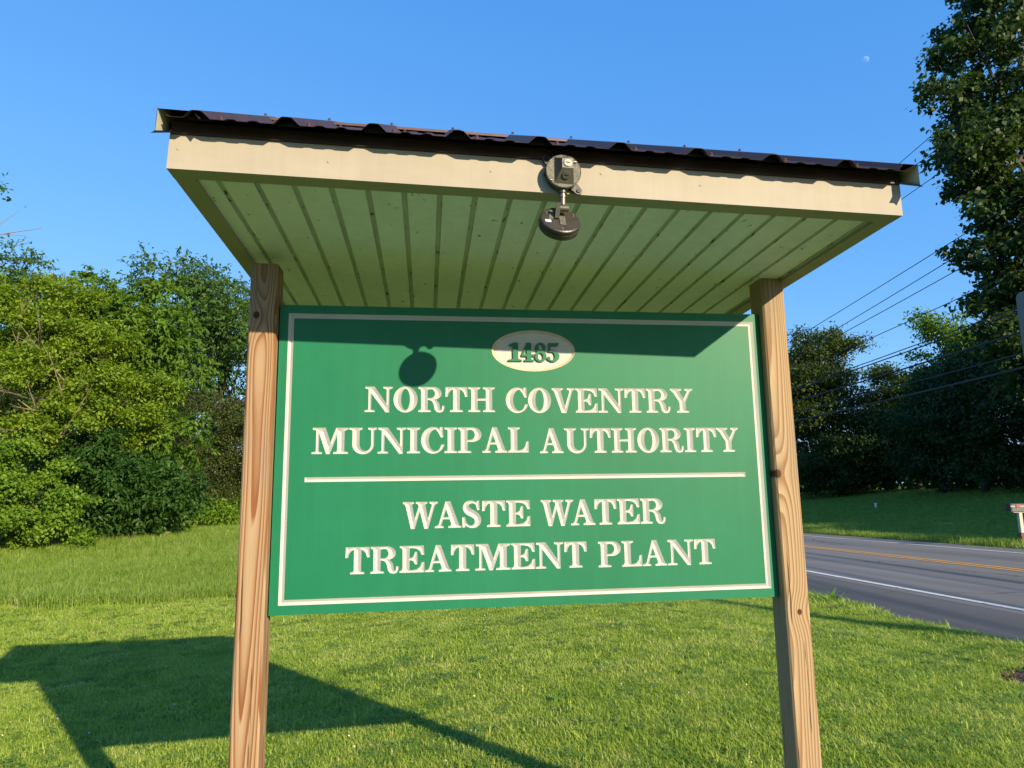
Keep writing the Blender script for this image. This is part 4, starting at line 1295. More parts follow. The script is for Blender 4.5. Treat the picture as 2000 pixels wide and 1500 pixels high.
for _ in range(30):
    s = Vector((rr.uniform(-1.2, 0.8), -0.9 + rr.uniform(-.4, .2), rr.uniform(2.6, 5.0)))
    d = Vector((rr.uniform(-0.5, 1.1), rr.uniform(-0.9, -0.2), rr.uniform(-0.05, 1.0))).normalized()
    Ln = rr.uniform(1.1, 2.4)
    mid = s + d * Ln * .5 + Vector((0, 0, rr.uniform(-.15, .1)))
    e_ = s + d * Ln
    mb.tube([s, mid, e_], [0.022, 0.014, 0.004], 5)
    for q in range(3):
        b0 = s.lerp(e_, rr.uniform(.35, .9)); mb.tube([b0, b0 + (d + Vector((rr.uniform(-.9, .9), rr.uniform(-.4, .4), rr.uniform(-.5, .9)))) * Ln * .22], [0.008, 0.003], 4)
mb.build('dead_branch', M['dead_wood'], yt)
tree('dark_bush', at(-.3868, .9220, 22.3), 3.1, [(0, 0, 2.2, 1.2, 1.1, .8), (0.9, -.2, 1.5, 1.1, 1.0, .8), (-0.9, -.1, 1.6, 1.1, 1.0, .8), (0.2, -.5, .9, 1.3, 1.0, .7), (1.5, -.2, .8, .9, .8, .6)],
     M['lf_dark'], 'dark green leafy bush at the foot of the upright tree', 'bush', 30000, 0.13, LG, 0.05, aspect=0.36, frond=True, clump=0.26, leaves_per=36, droop=0.4, bg=(7, 0.45))
tree('vine_thicket', at(-.4760, .8794, 21.0), 2.8, [(0, 0, 1.9, 1.1, 1.0, .8), (0.8, -.3, 1.2, 1.0, .9, .7), (-0.9, -.1, 1.4, 1.2, 1.0, .8), (0.1, -.5, .6, 1.3, .9, .55), (-1.4, -.4, .6, 1.1, .9, .5), (1.4, -.4, .6, .7, .6, .6)],
     M['lf_vine'], 'bright green vine thicket spilling onto the grass at the woodland edge', 'thicket', 40000, 0.08, LG, 0.05, aspect=0.75, clump=0.22, leaves_per=40, droop=0.5, bg=(7, 0.38))
k_lab = ['low brambles at the foot of the olive shrub', 'small green sapling clump between the dark bush and olive shrub', 'low leafy undergrowth beside the fallen log', 'short weeds under the broad locust next to the left post']
for i, (dx, dy, D, h, w) in enumerate(((-.290, .957, 27.5, 1.1, 1.1), (-.330, .944, 25.6, 1.5, 1.0), (-.350, .9367, 24.2, 0.9, 0.8), (-.262, .965, 29.0, 1.2, 1.3))):
    tree('undergrowth', at(dx, dy, D), h, [(0, 0, h * .6, w * .8, w * .7, h * .42), (w * .7, -.1, h * .4, w * .6, w * .6, h * .36), (-w * .7, 0, h * .42, w * .6, w * .6, h * .38)], M['lf_mid'] if i % 2 else M['lf_vine'], k_lab[i], 'bush', 4200, 0.10, LG, 0.025, clump=0.3)
# trees carried on behind the board
for i, (px, D, h, R) in enumerate(((-0.13, 44, 12.5, 4.6), (0.0, 50, 12, 4.8), (0.12, 58, 13, 5.2))):
    tree('woodland_tree', at(px, math.sqrt(1 - px * px), D), h, auto_blobs(R, 1.5, h, 9, 20 + i, .7), M['lf_shade'],
         ['dark woodland tree hidden behind the left half of the sign board', 'dark woodland tree hidden behind the middle of the sign board', 'dark woodland tree hidden behind the right half of the sign board'][i], 'tree', 5000, 0.30, 'woodland trees behind the sign board', 0.2, clump=0.8)

# -- right side beyond the road
RG = 'trees beyond the road'
tree('oak_tree', at(.5465, .8373, 66), 15.2, [(0, 0, 11.5, 3.4, 3.2, 2.6), (-2.8, 0, 10.6, 2.4, 2.4, 2.0), (2.6, 0, 9.4, 2.6, 2.6, 2.0), (-1.2, -.5, 8.0, 3.0, 2.6, 1.6), (3.8, 0, 6.2, 2.2, 2.2, 1.5), (1.4, -.6, 5.6, 2.8, 2.4, 1.5), (-3.2, 0, 6.4, 2.4, 2.3, 1.6), (0.6, 0, 13.5, 2.2, 2.2, 1.4), (-1.5, 0, 13.2, 2.0, 2.0, 1.3), (4.2, 0, 3.6, 2.2, 2.2, 1.2), (-1, 0, 3.2, 3.2, 2.6, 1.6), (5.2, 0, 8.2, 1.6, 1.6, 1.2), (-4.6, 0, 9.0, 1.8, 1.8, 1.6)],
     M['lf_oak'], 'broad olive-tinted tree with gaps of sky beyond the road next to the right post', 'tree', 46000, 0.27, RG, 0.34, clump=0.85, leaves_per=34, bg=(5, 0.50))
tree('oak_tree', at(.500, .866, 70), 13.5, auto_blobs(5.5, 2, 13, 9, 41, .7), M['lf_oak'], 'olive tree half hidden behind the right post', 'tree', 16000, 0.32, RG, 0.3, clump=0.8)
tree('round_tree', at(.620, .7846, 72), 10.6, auto_blobs(4.6, 1.5, 10.8, 10, 42, .75), M['lf_maple'], 'round dark tree at the back of the shaded field', 'tree', 18000, 0.30, RG, 0.26, clump=0.8, bg=(4, 0.50))
tree('poplar_tree', at(.655, .7556, 62), 13.0, auto_blobs(3.6, 3, 13.2, 10, 43, .8), M['lf_mid'], 'paler tree catching the sun behind the dark wood', 'tree', 15000, 0.30, RG, 0.24, clump=0.75, bg=(4, 0.50))
tree('dark_tree', at(.640, .7684, 55.5), 8.2, auto_blobs(4.4, 0.8, 8.4, 9, 44, .75), M['lf_shade'], 'dark leafy tree at the edge of the shaded field', 'tree', 18000, 0.27, RG, 0.2, clump=0.7)
tree('dark_tree', at(.672, .7405, 52), 9.0, auto_blobs(4.6, 0.8, 9.2, 9, 45, .75), M['lf_shade'], 'dense dark tree under the tall maple', 'tree', 18000, 0.26, RG, 0.2, clump=0.7)
tree('dark_tree', at(.706, .708, 49), 9.6, auto_blobs(4.8, 0.6, 9.8, 9, 46, .75), M['lf_shade'], 'dark tree behind the mailbox and the road sign', 'tree', 16000, 0.25, RG, 0.2, clump=0.7)
tree('dark_tree', at(.592, .806, 64), 6.2, auto_blobs(3.6, 0.5, 6.4, 8, 47, .75), M['lf_shade'], 'low dark tree beside the broad olive-tinted tree', 'tree', 14000, 0.27, RG, 0.16, clump=0.7)
tree('dark_tree', at(.545, .838, 63), 4.2, auto_blobs(3.4, 0.3, 4.6, 8, 48, .7), M['lf_shade'], 'low thicket under the broad olive-tinted tree', 'thicket', 12000, 0.25, RG, 0.12, clump=0.6)
big = [(-5.6, -.5, 14.2, 1.7, 1.6, 1.0), (-4.0, -.5, 15.4, 2.0, 1.9, 1.3), (-4.9, -.6, 12.2, 1.5, 1.5, .8), (-3.8, -.4, 10.9, 1.9, 1.8, 1.1), (-5.2, 0, 17.2, 1.6, 1.5, 1.1), (-3.6, 0, 19.0, 2.1, 2.0, 1.4), (-2.2, 0, 21.6, 2.4, 2.2, 1.6), (-1.8, 0, 16.5, 2.6, 2.4, 1.7), (-1.6, 0, 13.0, 2.6, 2.4, 1.5),
       (-2.6, 0, 8.8, 1.9, 1.8, 1.3), (1.2, 0, 18.5, 3.0, 3.0, 2.2), (2.4, 0, 13, 3.0, 3, 2.2), (0.5, 0, 9.5, 2.6, 2.6, 1.7), (0.4, 0, 23.0, 2.4, 2.4, 1.8), (-4.4, 0, 13.3, 1.4, 1.4, .9), (3.6, 0, 16.5, 2.6, 2.6, 2), (-1.6, -.3, 6.6, 1.8, 1.7, 1.3), (-4.6, 0, 10.4, 1.3, 1.3, 0.9), (-4.0, 0, 8.6, 1.5, 1.4, 1.0), (-3.6, 0, 7.0, 1.7, 1.6, 1.1), (-3.6, 0, 5.6, 1.8, 1.7, 1.3)]
tree('maple_tree', at(.7600, .6499, 36), 24, big, M['lf_maple'], 'tall dark maple reaching over the road with ragged leafy branch ends', 'tree', 74000, 0.22, RG, 0.42, aspect=0.8, clump=0.45, leaves_per=34, shell=(0.5, 1.1), bg=(6, 0.45, 0.6))
WOODLAB = ['slim tree of the roadside wood standing level with the maple', 'full-crowned tree of the roadside wood just past the mailbox', 'tall round tree of the roadside wood opposite the lawn', 'bushy tree of the roadside wood facing the near utility pole', 'last tree of the roadside wood beyond the near utility pole',
           'very tall tree in the second row of the roadside wood behind the slim tree', 'very tall tree in the second row behind the round tree', 'spreading tree in the second row behind the dark field trees', 'very tall tree in the second row behind the bushy tree', 'short young tree between the maple and the field edge']
# woods further along, beside the road and outside the view; they shade the field
for i, (o_, u_, h, R) in enumerate(((45, 22, 15.5, 5.5), (44, 11, 17, 6), (47, 0, 18, 6), (45, -11, 17, 6), (47, -22, 17, 6), (53, 16, 19, 6), (54, 4, 19, 6), (52, 30, 16, 5.5), (54, -8, 19, 6), (40, 30, 12, 4.5))):
    tree('wood_edge_tree', uo(u_, o_), h, auto_blobs(R, 1.2, h, 10, 60 + i, .8), M['lf_shade'], WOODLAB[i], 'tree', 6500, 0.75, 'wood across the road', 0.3, clump=1.0, aspect=0.7)

# far wood that closes the view behind the single trees
nf = 60000
az = np.radians(rng.uniform(-62, 78, nf)); Df = rng.uniform(74, 92, nf)
xf, yf = 0.5 + Df * np.sin(az), -2.4 + Df * np.cos(az)
of = xf * UY - yf * UX
hf = (6.2 + 1.6 * np.sin(az * 31) + 1.2 * np.sin(az * 77 + 1)) * rng.uniform(0, 1, nf) ** 0.8
kf = (of < 3) | (of > 19)
pf = np.stack([xf, yf, height(xf, yf) + hf - 0.2], 1)[kf]; nf = len(pf)
ldf = rng.normal(size=(nf, 3)); ldf /= np.linalg.norm(ldf, axis=1)[:, None]
nnf = rng.normal(size=(nf, 3)) + np.array([0, -.4, .8]); nnf -= ldf * (nnf * ldf).sum(1)[:, None]; nnf /= np.linalg.norm(nnf, axis=1)[:, None]
Vf, Ff = leaf_arrays(pf, ldf, nnf, rng.uniform(.45, .9, nf), 0.7)
mef = mesh_np('far_wood', Vf, Ff, M['lf_shade'])
mef.attributes.new('tint', 'FLOAT', 'FACE').data.foreach_set('value', rng.uniform(0, 1, nf).astype(np.float32))
tag(link(bpy.data.objects.new('far_wood', mef)), 'far dark wood closing the view behind the nearer trees', 'wood', kind='stuff')

# ------------------------------------------------------------------ grass
def tuft(name, nbl, rad, hmin, hmax, width, lean, mat, bend=0.5, seed=0):
    r = np.random.default_rng(seed)
    V, F, tint = [], [], []
    for _ in range(nbl):
        a = r.uniform(0, 2 * math.pi); q = rad * math.sqrt(r.uniform())
        b = np.array([q * math.cos(a), q * math.sin(a), -0.01])
        h = r.uniform(hmin, hmax)
        la = r.uniform(0, 2 * math.pi); ln = lean * r.uniform(0.2, 1.0)
        dirh = np.array([math.cos(la), math.sin(la), 0])
        side = np.array([-math.sin(la + r.uniform(-.6, .6)), math.cos(la), 0]); side /= np.linalg.norm(side)
        w = width * r.uniform(0.7, 1.3)
        p1 = b + np.array([0, 0, h * 0.55]) + dirh * h * ln * 0.35
        p2 = b + np.array([0, 0, h * (1 - 0.35 * ln * bend)]) + dirh * h * ln
        k = len(V)
        V += [b - side * w * .5, b + side * w * .5, p1 + side * w * .45, p1 - side * w * .45, p2]
        F += [[k, k + 1, k + 2, k + 3], [k + 3, k + 2, k + 4]]
        t = r.uniform(); tint += [t, t]
    me = mesh_np(name, np.array(V), F, mat)
    at_ = me.attributes.new('tint', 'FLOAT', 'FACE'); at_.data.foreach_set('value', np.array(tint, np.float32))
    return bpy.data.objects.new(name, me)


def clover_tuft(name, mat, seed):
    r = np.random.default_rng(seed); V, F, tint = [], [], []
    for _ in range(16):
        a = r.uniform(0, 6.283); q = 0.07 * math.sqrt(r.uniform()); c = np.array([q * math.cos(a), q * math.sin(a), r.uniform(0.03, 0.05)])
        for j in range(3):
            b = a + j * 2.094; d = np.array([math.cos(b), math.sin(b), r.uniform(-.1, .35)]); s = np.array([-math.sin(b), math.cos(b), 0]); L_ = r.uniform(.012, .018)
            k = len(V); V += [c, c + d * L_ * .6 + s * L_ * .5, c + d * L_, c + d * L_ * .6 - s * L_ * .5]; F.append([k, k + 1, k + 2, k + 3]); tint.append(r.uniform())
    me = mesh_np(name, np.array(V), F, mat)
    at_ = me.attributes.new('tint', 'FLOAT', 'FACE'); at_.data.foreach_set('value', np.array(tint, np.float32))
    return bpy.data.objects.new(name, me)


M['lawn'] = grass_mat('lawn_blade', [(0.14, (0.125, 0.235, 0.022)), (0.46, (0.300, 0.425, 0.048)), (0.74, (0.440, 0.520, 0.110)), (0.95, (0.60, 0.55, 0.27))])
M['rough'] = grass_mat('rough_blade', [(0.10, (0.130, 0.225, 0.022)), (0.5, (0.225, 0.345, 0.044)), (0.8, (0.325, 0.415, 0.100)), (0.95, (0.45, 0.43, 0.21))])
M['cloverleaf'] = grass_mat('clover_leaf', [(0.1, (0.095, 0.215, 0.028)), (0.9, (0.205, 0.350, 0.052))])


def scatter(name, P, scale, idx, objs, label, cat):
    """one grass object: tufts instanced on points"""
    me = bpy.data.meshes.new(name)
    P = np.asarray(P, np.float32)
    me.vertices.add(len(P)); me.vertices.foreach_set('co', P.ravel())
    for nm_, typ, arr, key in (('scl', 'FLOAT', scale, 'value'), ('rot', 'FLOAT', rng.uniform(0, 6.283, len(P)), 'value'), ('idx', 'INT', idx, 'value')):
        a = me.attributes.new(nm_, typ, 'POINT')
        a.data.foreach_set(key, np.asarray(arr, np.int32 if typ == 'INT' else np.float32))
    ob = link(bpy.data.objects.new(name, me))
    tag(ob, label, cat, kind='stuff')
    ng = bpy.data.node_groups.new(name, 'GeometryNodeTree')
    ng.interface.new_socket('Geometry', in_out='INPUT', socket_type='NodeSocketGeometry')
    ng.interface.new_socket('Geometry', in_out='OUTPUT', socket_type='NodeSocketGeometry')
    gi = ng.nodes.new('NodeGroupInput'); go = ng.nodes.new('NodeGroupOutput')
    jn = ng.nodes.new('GeometryNodeJoinGeometry')
    for o in reversed(objs):
        oi = ng.nodes.new('GeometryNodeObjectInfo'); oi.inputs['Object'].default_value = o
        g2 = ng.nodes.new('GeometryNodeGeometryToInstance')
        ng.links.new(oi.outputs['Geometry'], g2.inputs[0]); ng.links.new(g2.outputs[0], jn.inputs[0])
    ip = ng.nodes.new('GeometryNodeInstanceOnPoints')
    ng.links.new(gi.outputs[0], ip.inputs['Points']); ng.links.new(jn.outputs[0], ip.inputs['Instance'])
    ip.inputs['Pick Instance'].default_value = True
    def named(nm_, t):
        n_ = ng.nodes.new('GeometryNodeInputNamedAttribute'); n_.data_type = t; n_.inputs[0].default_value = nm_; return n_.outputs[0]
    ng.links.new(named('idx', 'INT'), ip.inputs['Instance Index'])
    cx = ng.nodes.new('ShaderNodeCombineXYZ'); ng.links.new(named('rot', 'FLOAT'), cx.inputs[2])
    ng.links.new(cx.outputs[0], ip.inputs['Rotation'])
    ng.links.new(named('scl', 'FLOAT'), ip.inputs['Scale'])
    ng.links.new(ip.outputs[0], go.inputs[0])
    md = ob.modifiers.new('tufts', 'NODES'); md.node_group = ng
    return ob


def wedge(n, r0, r1, a0, a1):
    """points spread evenly over a sector round the viewer's standing place"""
    r = np.sqrt(rng.uniform(r0 * r0, r1 * r1, n)); a = np.radians(rng.uniform(a0, a1, n))
    return 0.51 + r * np.sin(a), -2.43 + r * np.cos(a)


def vnoise(x, y, s, seed):
    r = np.random.default_rng(seed); ph = r.uniform(0, 6.28, (6, 2)); k = r.normal(size=(6, 2)) * s
    return sum(np.sin(k[i, 0] * x + k[i, 1] * y + ph[i, 0]) for i in range(6)) / 6


def lim(u, x):   # where the mown lawn ends and rough grass begins
    return 9.25 + 0.12 * np.sin(x * 1.7) + 0.10 * np.sin(x * 4.1 + 1)


MULCH = (5.75, 2.35)
PTS, SC, IX = [], [], []
for n, r0, r1, s in ((34000, 2.0, 5.5, 1.0), (56000, 5.5, 9.5, 1.1), (60000, 9.5, 16, 1.35), (30000, 16, 26, 2.0)):
    x, y = wedge(n, r0, r1, -42, 58)
    u = x * UX + y * UY; o = x * UY - y * UX
    edge = R_NEAR - 0.06 + 0.06 * np.sin(u * 2.1) + rng.normal(size=n) * 0.05
    k = (o < edge) & (u < np.where(o < 3.5, lim(u, x), 60)) & (np.hypot((x - MULCH[0]) / 0.95, (y - MULCH[1]) / 0.5) > 1 + 0.12 * rng.normal(size=n))
    # a longer fringe at the road edge
    x, y, o, u = x[k], y[k], o[k], u[k]
    sc = s * rng.uniform(0.7, 1.25, len(x)) * (1 + 0.7 * np.clip((o - 5.3) / 0.6, 0, 1)) * (1 + 0.18 * vnoise(x, y, 1.6, 3))
    ix = rng.integers(0, 4, len(x))
    cl = rng.uniform(size=len(x)) < 0.04 + 0.16 * (vnoise(x, y, 3.4, 9) > 0.30)
    ix[cl] = 4
    sc[cl] *= 0.62
    wd = rng.uniform(size=len(x)) < 0.012 + 0.03 * (vnoise(x, y, 2.2, 12) > 0.25)
    ix[wd] = 5; sc[wd] *= rng.uniform(0.6, 1.1, wd.sum())
    tl = rng.uniform(size=len(x)) < 0.02
    sc[tl] *= 1.5
    PTS.append(np.stack([x, y, height(x, y) + 0.0 * x], 1)); SC.append(sc); IX.append(ix)
lawn_objs = [tuft('lawn_tuft', 30, 0.060, 0.018, 0.052, 0.0042, 1.0, M['lawn'], seed=i) for i in range(4)] + [clover_tuft('clover_tuft', M['cloverleaf'], 3), tuft('weed_tuft', 9, 0.02, 0.03, 0.065, 0.014, 1.5, M['cloverleaf'], seed=77)]
scatter('lawn_grass', np.concatenate(PTS), np.concatenate(SC), np.concatenate(IX), lawn_objs, 'short mown lawn grass around the sign', 'grass')

PTS, SC, IX = [], [], []
for n, r0, r1, s in ((26000, 10, 17, 1.0), (34000, 17, 30, 1.15)):
    x, y = wedge(n, r0, r1, -46, 16)
    u = x * UX + y * UY; o = x * UY - y * UX
    k = (o < 3.5) & (u > lim(u, x) - 0.05) & (o > -14)
    x, y, u, o = x[k], y[k], u[k], o[k]
    sc = s * rng.uniform(0.6, 1.2, len(x)) * (0.85 + 0.45 * vnoise(x, y, 0.9, 5)) * (1 + 0.5 * np.clip((-o - 4) / 2, 0, 1) * np.clip((11 - u) / 1.5, 0, 1))
    PTS.append(np.stack([x, y, height(x, y)], 1)); SC.append(sc); IX.append(rng.integers(0, 3, len(x)))
rough_objs = [tuft('rough_tuft', 20, 0.09, 0.09, 0.26, 0.0065, 0.8, M['rough'], bend=0.8, seed=20 + i) for i in range(3)]
scatter('rough_grass', np.concatenate(PTS), np.concatenate(SC), np.concatenate(IX), rough_objs, 'longer unmown grass below the woodland edge', 'grass')

PTS, SC, IX = [], [], []
u = rng.uniform(2, 75, 46000); o = R_FAR + 0.1 + rng.uniform(0, 1, 46000) ** 1.3 * 22
x, y = u * UX + o * UY, u * UY - o * UX
verge = np.clip(1 - (o - R_FAR) / 2.0, 0, 1)
sc = rng.uniform(0.55, 1.0, len(x)) * (0.75 + 1.0 * verge * (0.6 + 0.6 * np.abs(vnoise(x, y, 1.5, 8))))
scatter('field_grass', np.stack([x, y, height(x, y)], 1), sc, rng.integers(0, 3, len(x)),
        [tuft('field_tuft', 14, 0.16, 0.10, 0.26, 0.010, 0.8, M['rough'], bend=0.8, seed=40 + i) for i in range(3)], 'shaded field grass beyond the road with a taller verge', 'grass')

# clover heads dotted over the lawn
x, y = wedge(700, 2.5, 12, -38, 52)
u = x * UX + y * UY; o = x * UY - y * UX
k = (o < 5.6) & (u < 9.0) & (vnoise(x, y, 1.3, 9) > -0.1)
x, y = x[k], y[k]
mbc = MB(); mbc.lathe([(0.003, -0.03), (0.0025, 0.0), (0.010, 0.004), (0.011, 0.010), (0.006, 0.016)], (0, 0, 0.035), (0, 0, 1), 8)
cl_o = bpy.data.objects.new('clover_head', mbc.mesh('clover_head', M['clover']))
scatter('clover_flowers', np.stack([x, y, height(x, y) - 0.005], 1), rng.uniform(0.35, 0.7, len(x)), np.zeros(len(x), int), [cl_o], 'tiny white clover heads dotted through the lawn', 'flowers')

# ------------------------------------------------------------------ small things
# mulch bed at the road edge
mb = MB(); rr = random.Random(3)
zc = float(height(*MULCH))
ringp = [(math.cos(a) * 0.95 * rr.uniform(.9, 1.08), math.sin(a) * 0.5 * rr.uniform(.9, 1.08)) for a in np.linspace(0, 6.283, 22, endpoint=False)]
V = [(0, 0, 0.05)] + [(px * .6, py * .6, 0.045) for px, py in ringp] + [(px, py, float(height(MULCH[0] + px, MULCH[1] + py)) - zc - 0.01) for px, py in ringp]
n = len(ringp)
mb.add(V, [(0, 1 + i, 1 + (i + 1) % n) for i in range(n)] + [(1 + i, 1 + n + i, 1 + n + (i + 1) % n, 1 + (i + 1) % n) for i in range(n)])
for _ in range(420):
    a = rr.uniform(0, 6.283); q = math.sqrt(rr.uniform(0, 1)); cx, cy = math.cos(a) * .9 * q, math.sin(a) * .47 * q
    L_ = rr.uniform(.02, .06); b = rr.uniform(0, 3.14)
    cz = 0.05 * (1 - max(0, q - .6) * 1.6) + rr.uniform(0, .012)
    Mx = Matrix.Translation((cx, cy, cz)) @ Matrix.Rotation(b, 4, 'Z') @ Matrix.Rotation(rr.uniform(-.4, .4), 4, 'Y')
    mb.box((-L_ / 2, -.006, -.003), (L_ / 2, .006, .003), 0, Mx)
mulch = mb.build('mulch_bed', M['mulch'])
mulch.location = (MULCH[0], MULCH[1], zc)
tag(mulch, 'brown bark mulch bed at the edge of the road', 'mulch', kind='stuff')

# road sign on its channel post, just inside the picture edge
rs = empty('road_sign', (5.63, 2.22, float(height(5.63, 2.22))), 'grey road sign with two rounded plates standing by the mulch bed', 'road sign')
gz = rs.location.z


def plate(name, w, h, r, th, mat, parent):
    ring = []
    for cx, cz, a0 in ((w / 2 - r, h / 2 - r, 0), (-w / 2 + r, h / 2 - r, 90), (-w / 2 + r, -h / 2 + r, 180), (w / 2 - r, -h / 2 + r, 270)):
        ring += arc(cx, cz, r, r, a0, a0 + 90, 6)
    n = len(ring); mb = MB()
    V = [(x, -th / 2, z) for x, z in ring] + [(x, th / 2, z) for x, z in ring]
    mb.add(V, [tuple(range(n)), tuple(range(2 * n - 1, n - 1, -1))] + [(i, n + i, n + (i + 1) % n, (i + 1) % n) for i in range(n)])
    return mb.build(name, mat, parent)


mb = MB()
mb.box((-.03, .004, -.4), (.03, .008, 3.2)); mb.box((-.03, .008, -.4), (-.026, .03, 3.2)); mb.box((.026, .008, -.4), (.03, .03, 3.2))
mb.build('channel_post', M['galv'], rs)
p1 = plate('sign_plate', 0.61, 0.76, 0.05, 0.003, M['alu'], rs)
p1.location = (0, 0, 2.66 - gz)
p2 = plate('sign_plate', 0.46, 0.30, 0.05, 0.003, M['alu'], rs)
p2.location = (0, 0, 2.08 - gz)
rs.rotation_euler = (0, 0, math.radians(-62))
for zz in (2.9, 2.4, 2.16, 2.0):
    mb = MB(); mb.cyl((0, -.0015, zz - gz), (0, -.008, zz - gz), .008, .007, 8); mb.build('bolt', M['galv'], rs)

# mailbox on the far verge
mx, my = 17.52, 15.20
mbx = empty('mailbox', (mx, my, float(height(mx, my))), 'grey mailbox with black door and red flag on a pale post across the road', 'mailbox', rot=(0, 0, math.radians(-8)))
mb = MB()
ring = [(-.10, 0), (.10, 0), (.10, .13)] + arc(0, .13, .10, .09, 0, 180, 10) + [(-.10, .13)]
ring = [p for i, p in enumerate(ring) if i == 0 or p != ring[i - 1]]
n = len(ring)
V = [(-.26, y, 1.0 + z) for y, z in ring] + [(.26, y, 1.0 + z) for y, z in ring]
mb.add(V, [tuple(range(n)), tuple(range(2 * n - 1, n - 1, -1))] + [(i, n + i, n + (i + 1) % n, (i + 1) % n) for i in range(n)])
mb.build('box', M['mail_grey'], mbx)
mb = MB()
r2 = [(y * 1.05, (z - .1) * 1.05 + .1) for y, z in ring]
V = [(-.30, y, 1.0 + z) for y, z in r2] + [(-.255, y, 1.0 + z) for y, z in r2]
mb.add(V, [tuple(range(n)), tuple(range(2 * n - 1, n - 1, -1))] + [(i, n + i, n + (i + 1) % n, (i + 1) % n) for i in range(n)])
mb.build('door', M['mail_black'], mbx)
mb = MB(); mb.box((-.12, -.118, 1.14), (-.02, -.110, 1.19)); mb.box((-.14, -.118, 1.10), (-.115, -.110, 1.19))
mb.build('flag', M['mail_red'], mbx)
mb = MB(); mb.box((-.05, -.05, .36), (.05, .05, 1.0), 0, None, .006); mb.box((-.2, -.06, .965), (.2, .06, .998))
mb.build('post', M['post_white'], mbx)
mb = MB(); mb.box((-.075, -.075, -.3), (.075, .075, .30), 0, None, .01); mb.box((-.085, -.085, .30), (.085, .085, .345)); mb.box((-.06, -.06, .345), (.06, .06, .40))
mb.build('post_base', M['post_brown'], mbx)

# small white marker in the field
fx, fy = 28.8, 37.3
mk = empty('marker_post', (fx, fy, float(height(fx, fy))), 'small white capped pipe standing in the shaded field', 'marker')
mb = MB(); mb.cyl((0, 0, -.2), (0, 0, .22), .07, .07, 12); mb.build('pipe', M['white_plastic'], mk)
mb = MB(); mb.lathe([(.085, 0), (.085, .06), (.05, .09)], (0, 0, .22), (0, 0, 1), 12); mb.build('cap', M['white_plastic'], mk)

# fallen log at the woodland edge
lx, ly = -7.25, 18.35
lg = empty('fallen_log', (lx, ly, float(height(lx, ly))), 'weathered fallen log lying in the grass below the dark bush', 'log')
mb = MB(); mb.tube([(-.55, .05, .13), (-.1, 0, .15), (.3, .02, .14), (.6, -.04, .11)], [.075, .085, .075, .06], 9); mb.build('trunk', M['dead_wood'], lg)
mb = MB(); mb.tube([(.1, 0, .19), (.25, -.12, .33)], [.025, .012], 6); mb.build('branch_stub', M['dead_wood'], lg)

# ------------------------------------------------------------------ utility line along the far side of the road
PO = 18.2
POLES = (-14.0, 52.0)
WIRES = [('top thin bare wire crossing above the maple', 17.69, 11.83, .009), ('second thin bare wire crossing above the maple', 15.69, 12.57, .009), ('third thin bare wire crossing above the maple', 14.42, 12.00, .009),
         ('highest of four thin wires leaving the round crown of the olive-tinted tree', 13.59, 7.43, .010), ('second of four thin wires above the olive-tinted tree', 13.46, 6.37, .010), ('third of four thin wires above the olive-tinted tree', 12.39, 6.49, .010),
         ('lowest of four thin wires above the olive-tinted tree', 10.42, 6.51, .010), ('upper cable of a close pair strung beside the maple', 8.66, 6.17, .013), ('lower cable of a close pair strung beside the maple', 8.40, 6.14, .016),
         ('thick black cable passing in front of the dark wood', 7.64, 5.65, .022), ('thin black cable below the thick cable', 6.77, 5.25, .016), ('lowest thick black cable passing in front of the wood', 6.30, 4.83, .026)]
for i, (lab, za, zb_, r) in enumerate(WIRES):
    mb = MB(); pp, c = [], 4 * 0.7 / 66 ** 2
    for u_ in np.linspace(POLES[0], POLES[1], 34):
        t = (u_ - POLES[0]) / 66
        x_, y_ = uo(u_, PO)
        pp.append((x_, y_, za + (zb_ - za) * t + c * (u_ + 14) * (u_ - 52)))
    mb.tube(pp, r * 1.45, 6)
    o = mb.build('overhead_wire', M['wire'])
    tag(o, lab, 'wire', 'overhead wires along the road')
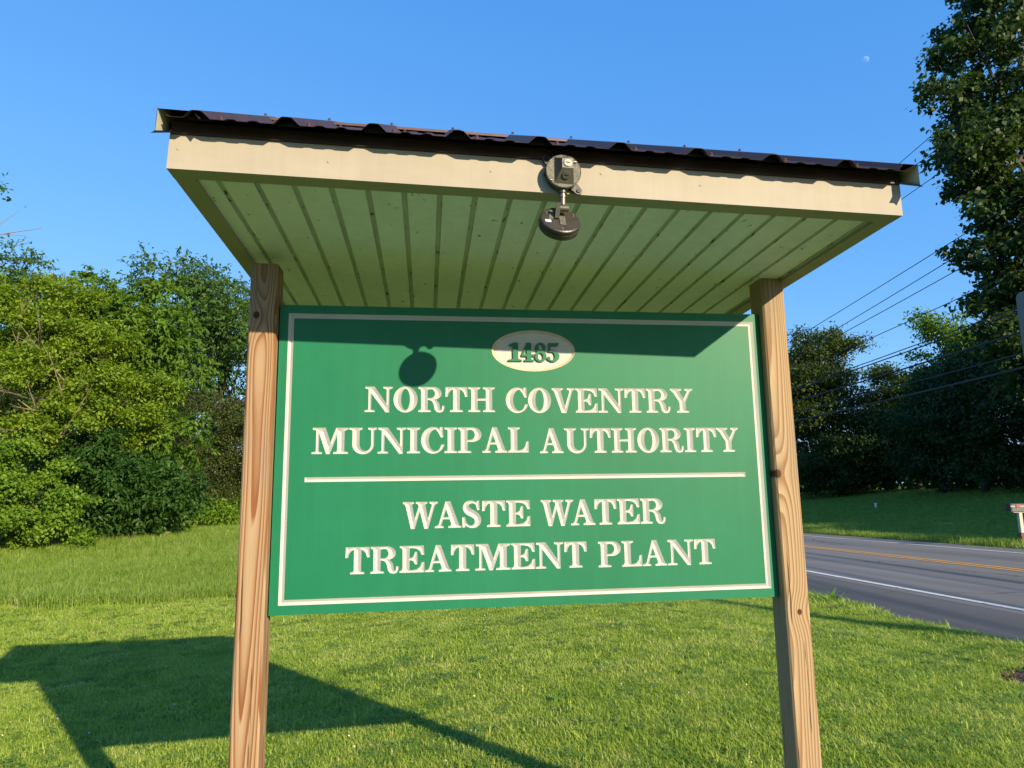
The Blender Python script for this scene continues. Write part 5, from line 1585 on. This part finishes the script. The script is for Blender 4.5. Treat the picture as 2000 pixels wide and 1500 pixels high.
for k, (u_, hs, lab) in enumerate(((POLES[0], [w[1] for w in WIRES], 'tall utility pole beside the road short of the mailbox'), (POLES[1], [w[2] for w in WIRES], 'utility pole far down the road behind the sign roof'))):
    x_, y_ = uo(u_, PO + 0.2)
    g_ = float(height(x_, y_))
    pl = empty('utility_pole', (x_, y_, g_), lab, 'pole', 'utility poles along the road')
    top = max(hs) + 0.4 - g_
    mb = MB(); mb.cyl((0, 0, -1), (0, 0, top), .17, .11, 12); mb.build('pole', M['pole_wood'], pl)
    for h_ in hs:
        mb = MB(); mb.cyl((-.02, 0, h_ - g_), (-.22, 0, h_ - g_), .035, .03, 8); mb.build('insulator', M['porcelain'], pl)

# ------------------------------------------------------------------ daytime moon
def moon_mat():
    mt, nt, out = new_mat('moon')
    L = nt.links.new
    vec = coords(nt)
    nz = N(nt, 'ShaderNodeTexNoise', Scale=0.07, Detail=4); L(vec, nz.inputs['Vector'])
    rp = ramp(nt, [(0.4, (0.07, 0.07, 0.075)), (0.6, (0.13, 0.13, 0.13))]); L(nz.outputs['Fac'], rp.inputs[0])
    df = N(nt, 'ShaderNodeBsdfDiffuse'); L(rp.outputs[0], df.inputs[0])
    tr = N(nt, 'ShaderNodeBsdfTransparent')
    ad = N(nt, 'ShaderNodeAddShader'); L(df.outputs[0], ad.inputs[0]); L(tr.outputs[0], ad.inputs[1])
    ge = N(nt, 'ShaderNodeNewGeometry')      # only the outer surface reflects
    mi = N(nt, 'ShaderNodeMixShader'); L(ge.outputs['Backfacing'], mi.inputs[0]); L(ad.outputs[0], mi.inputs[1]); L(tr.outputs[0], mi.inputs[2])
    L(mi.outputs[0], out.inputs[0])
    return mt


md_ = Vector((0.52789, 0.68140, 0.50698)) * 6000
mb = MB()
prof = [(25.0 * math.sin(t), -25.0 * math.cos(t)) for t in np.linspace(0.02, math.pi - 0.02, 24)]
mb.lathe(prof, (0, 0, 0), (0, 0, 1), 40)
moon = mb.build('moon', moon_mat(), None, True)
moon.location = md_ + Vector((0.51, -2.43, 1.46))
tag(moon, 'pale half moon in the clear blue daytime sky', 'moon')
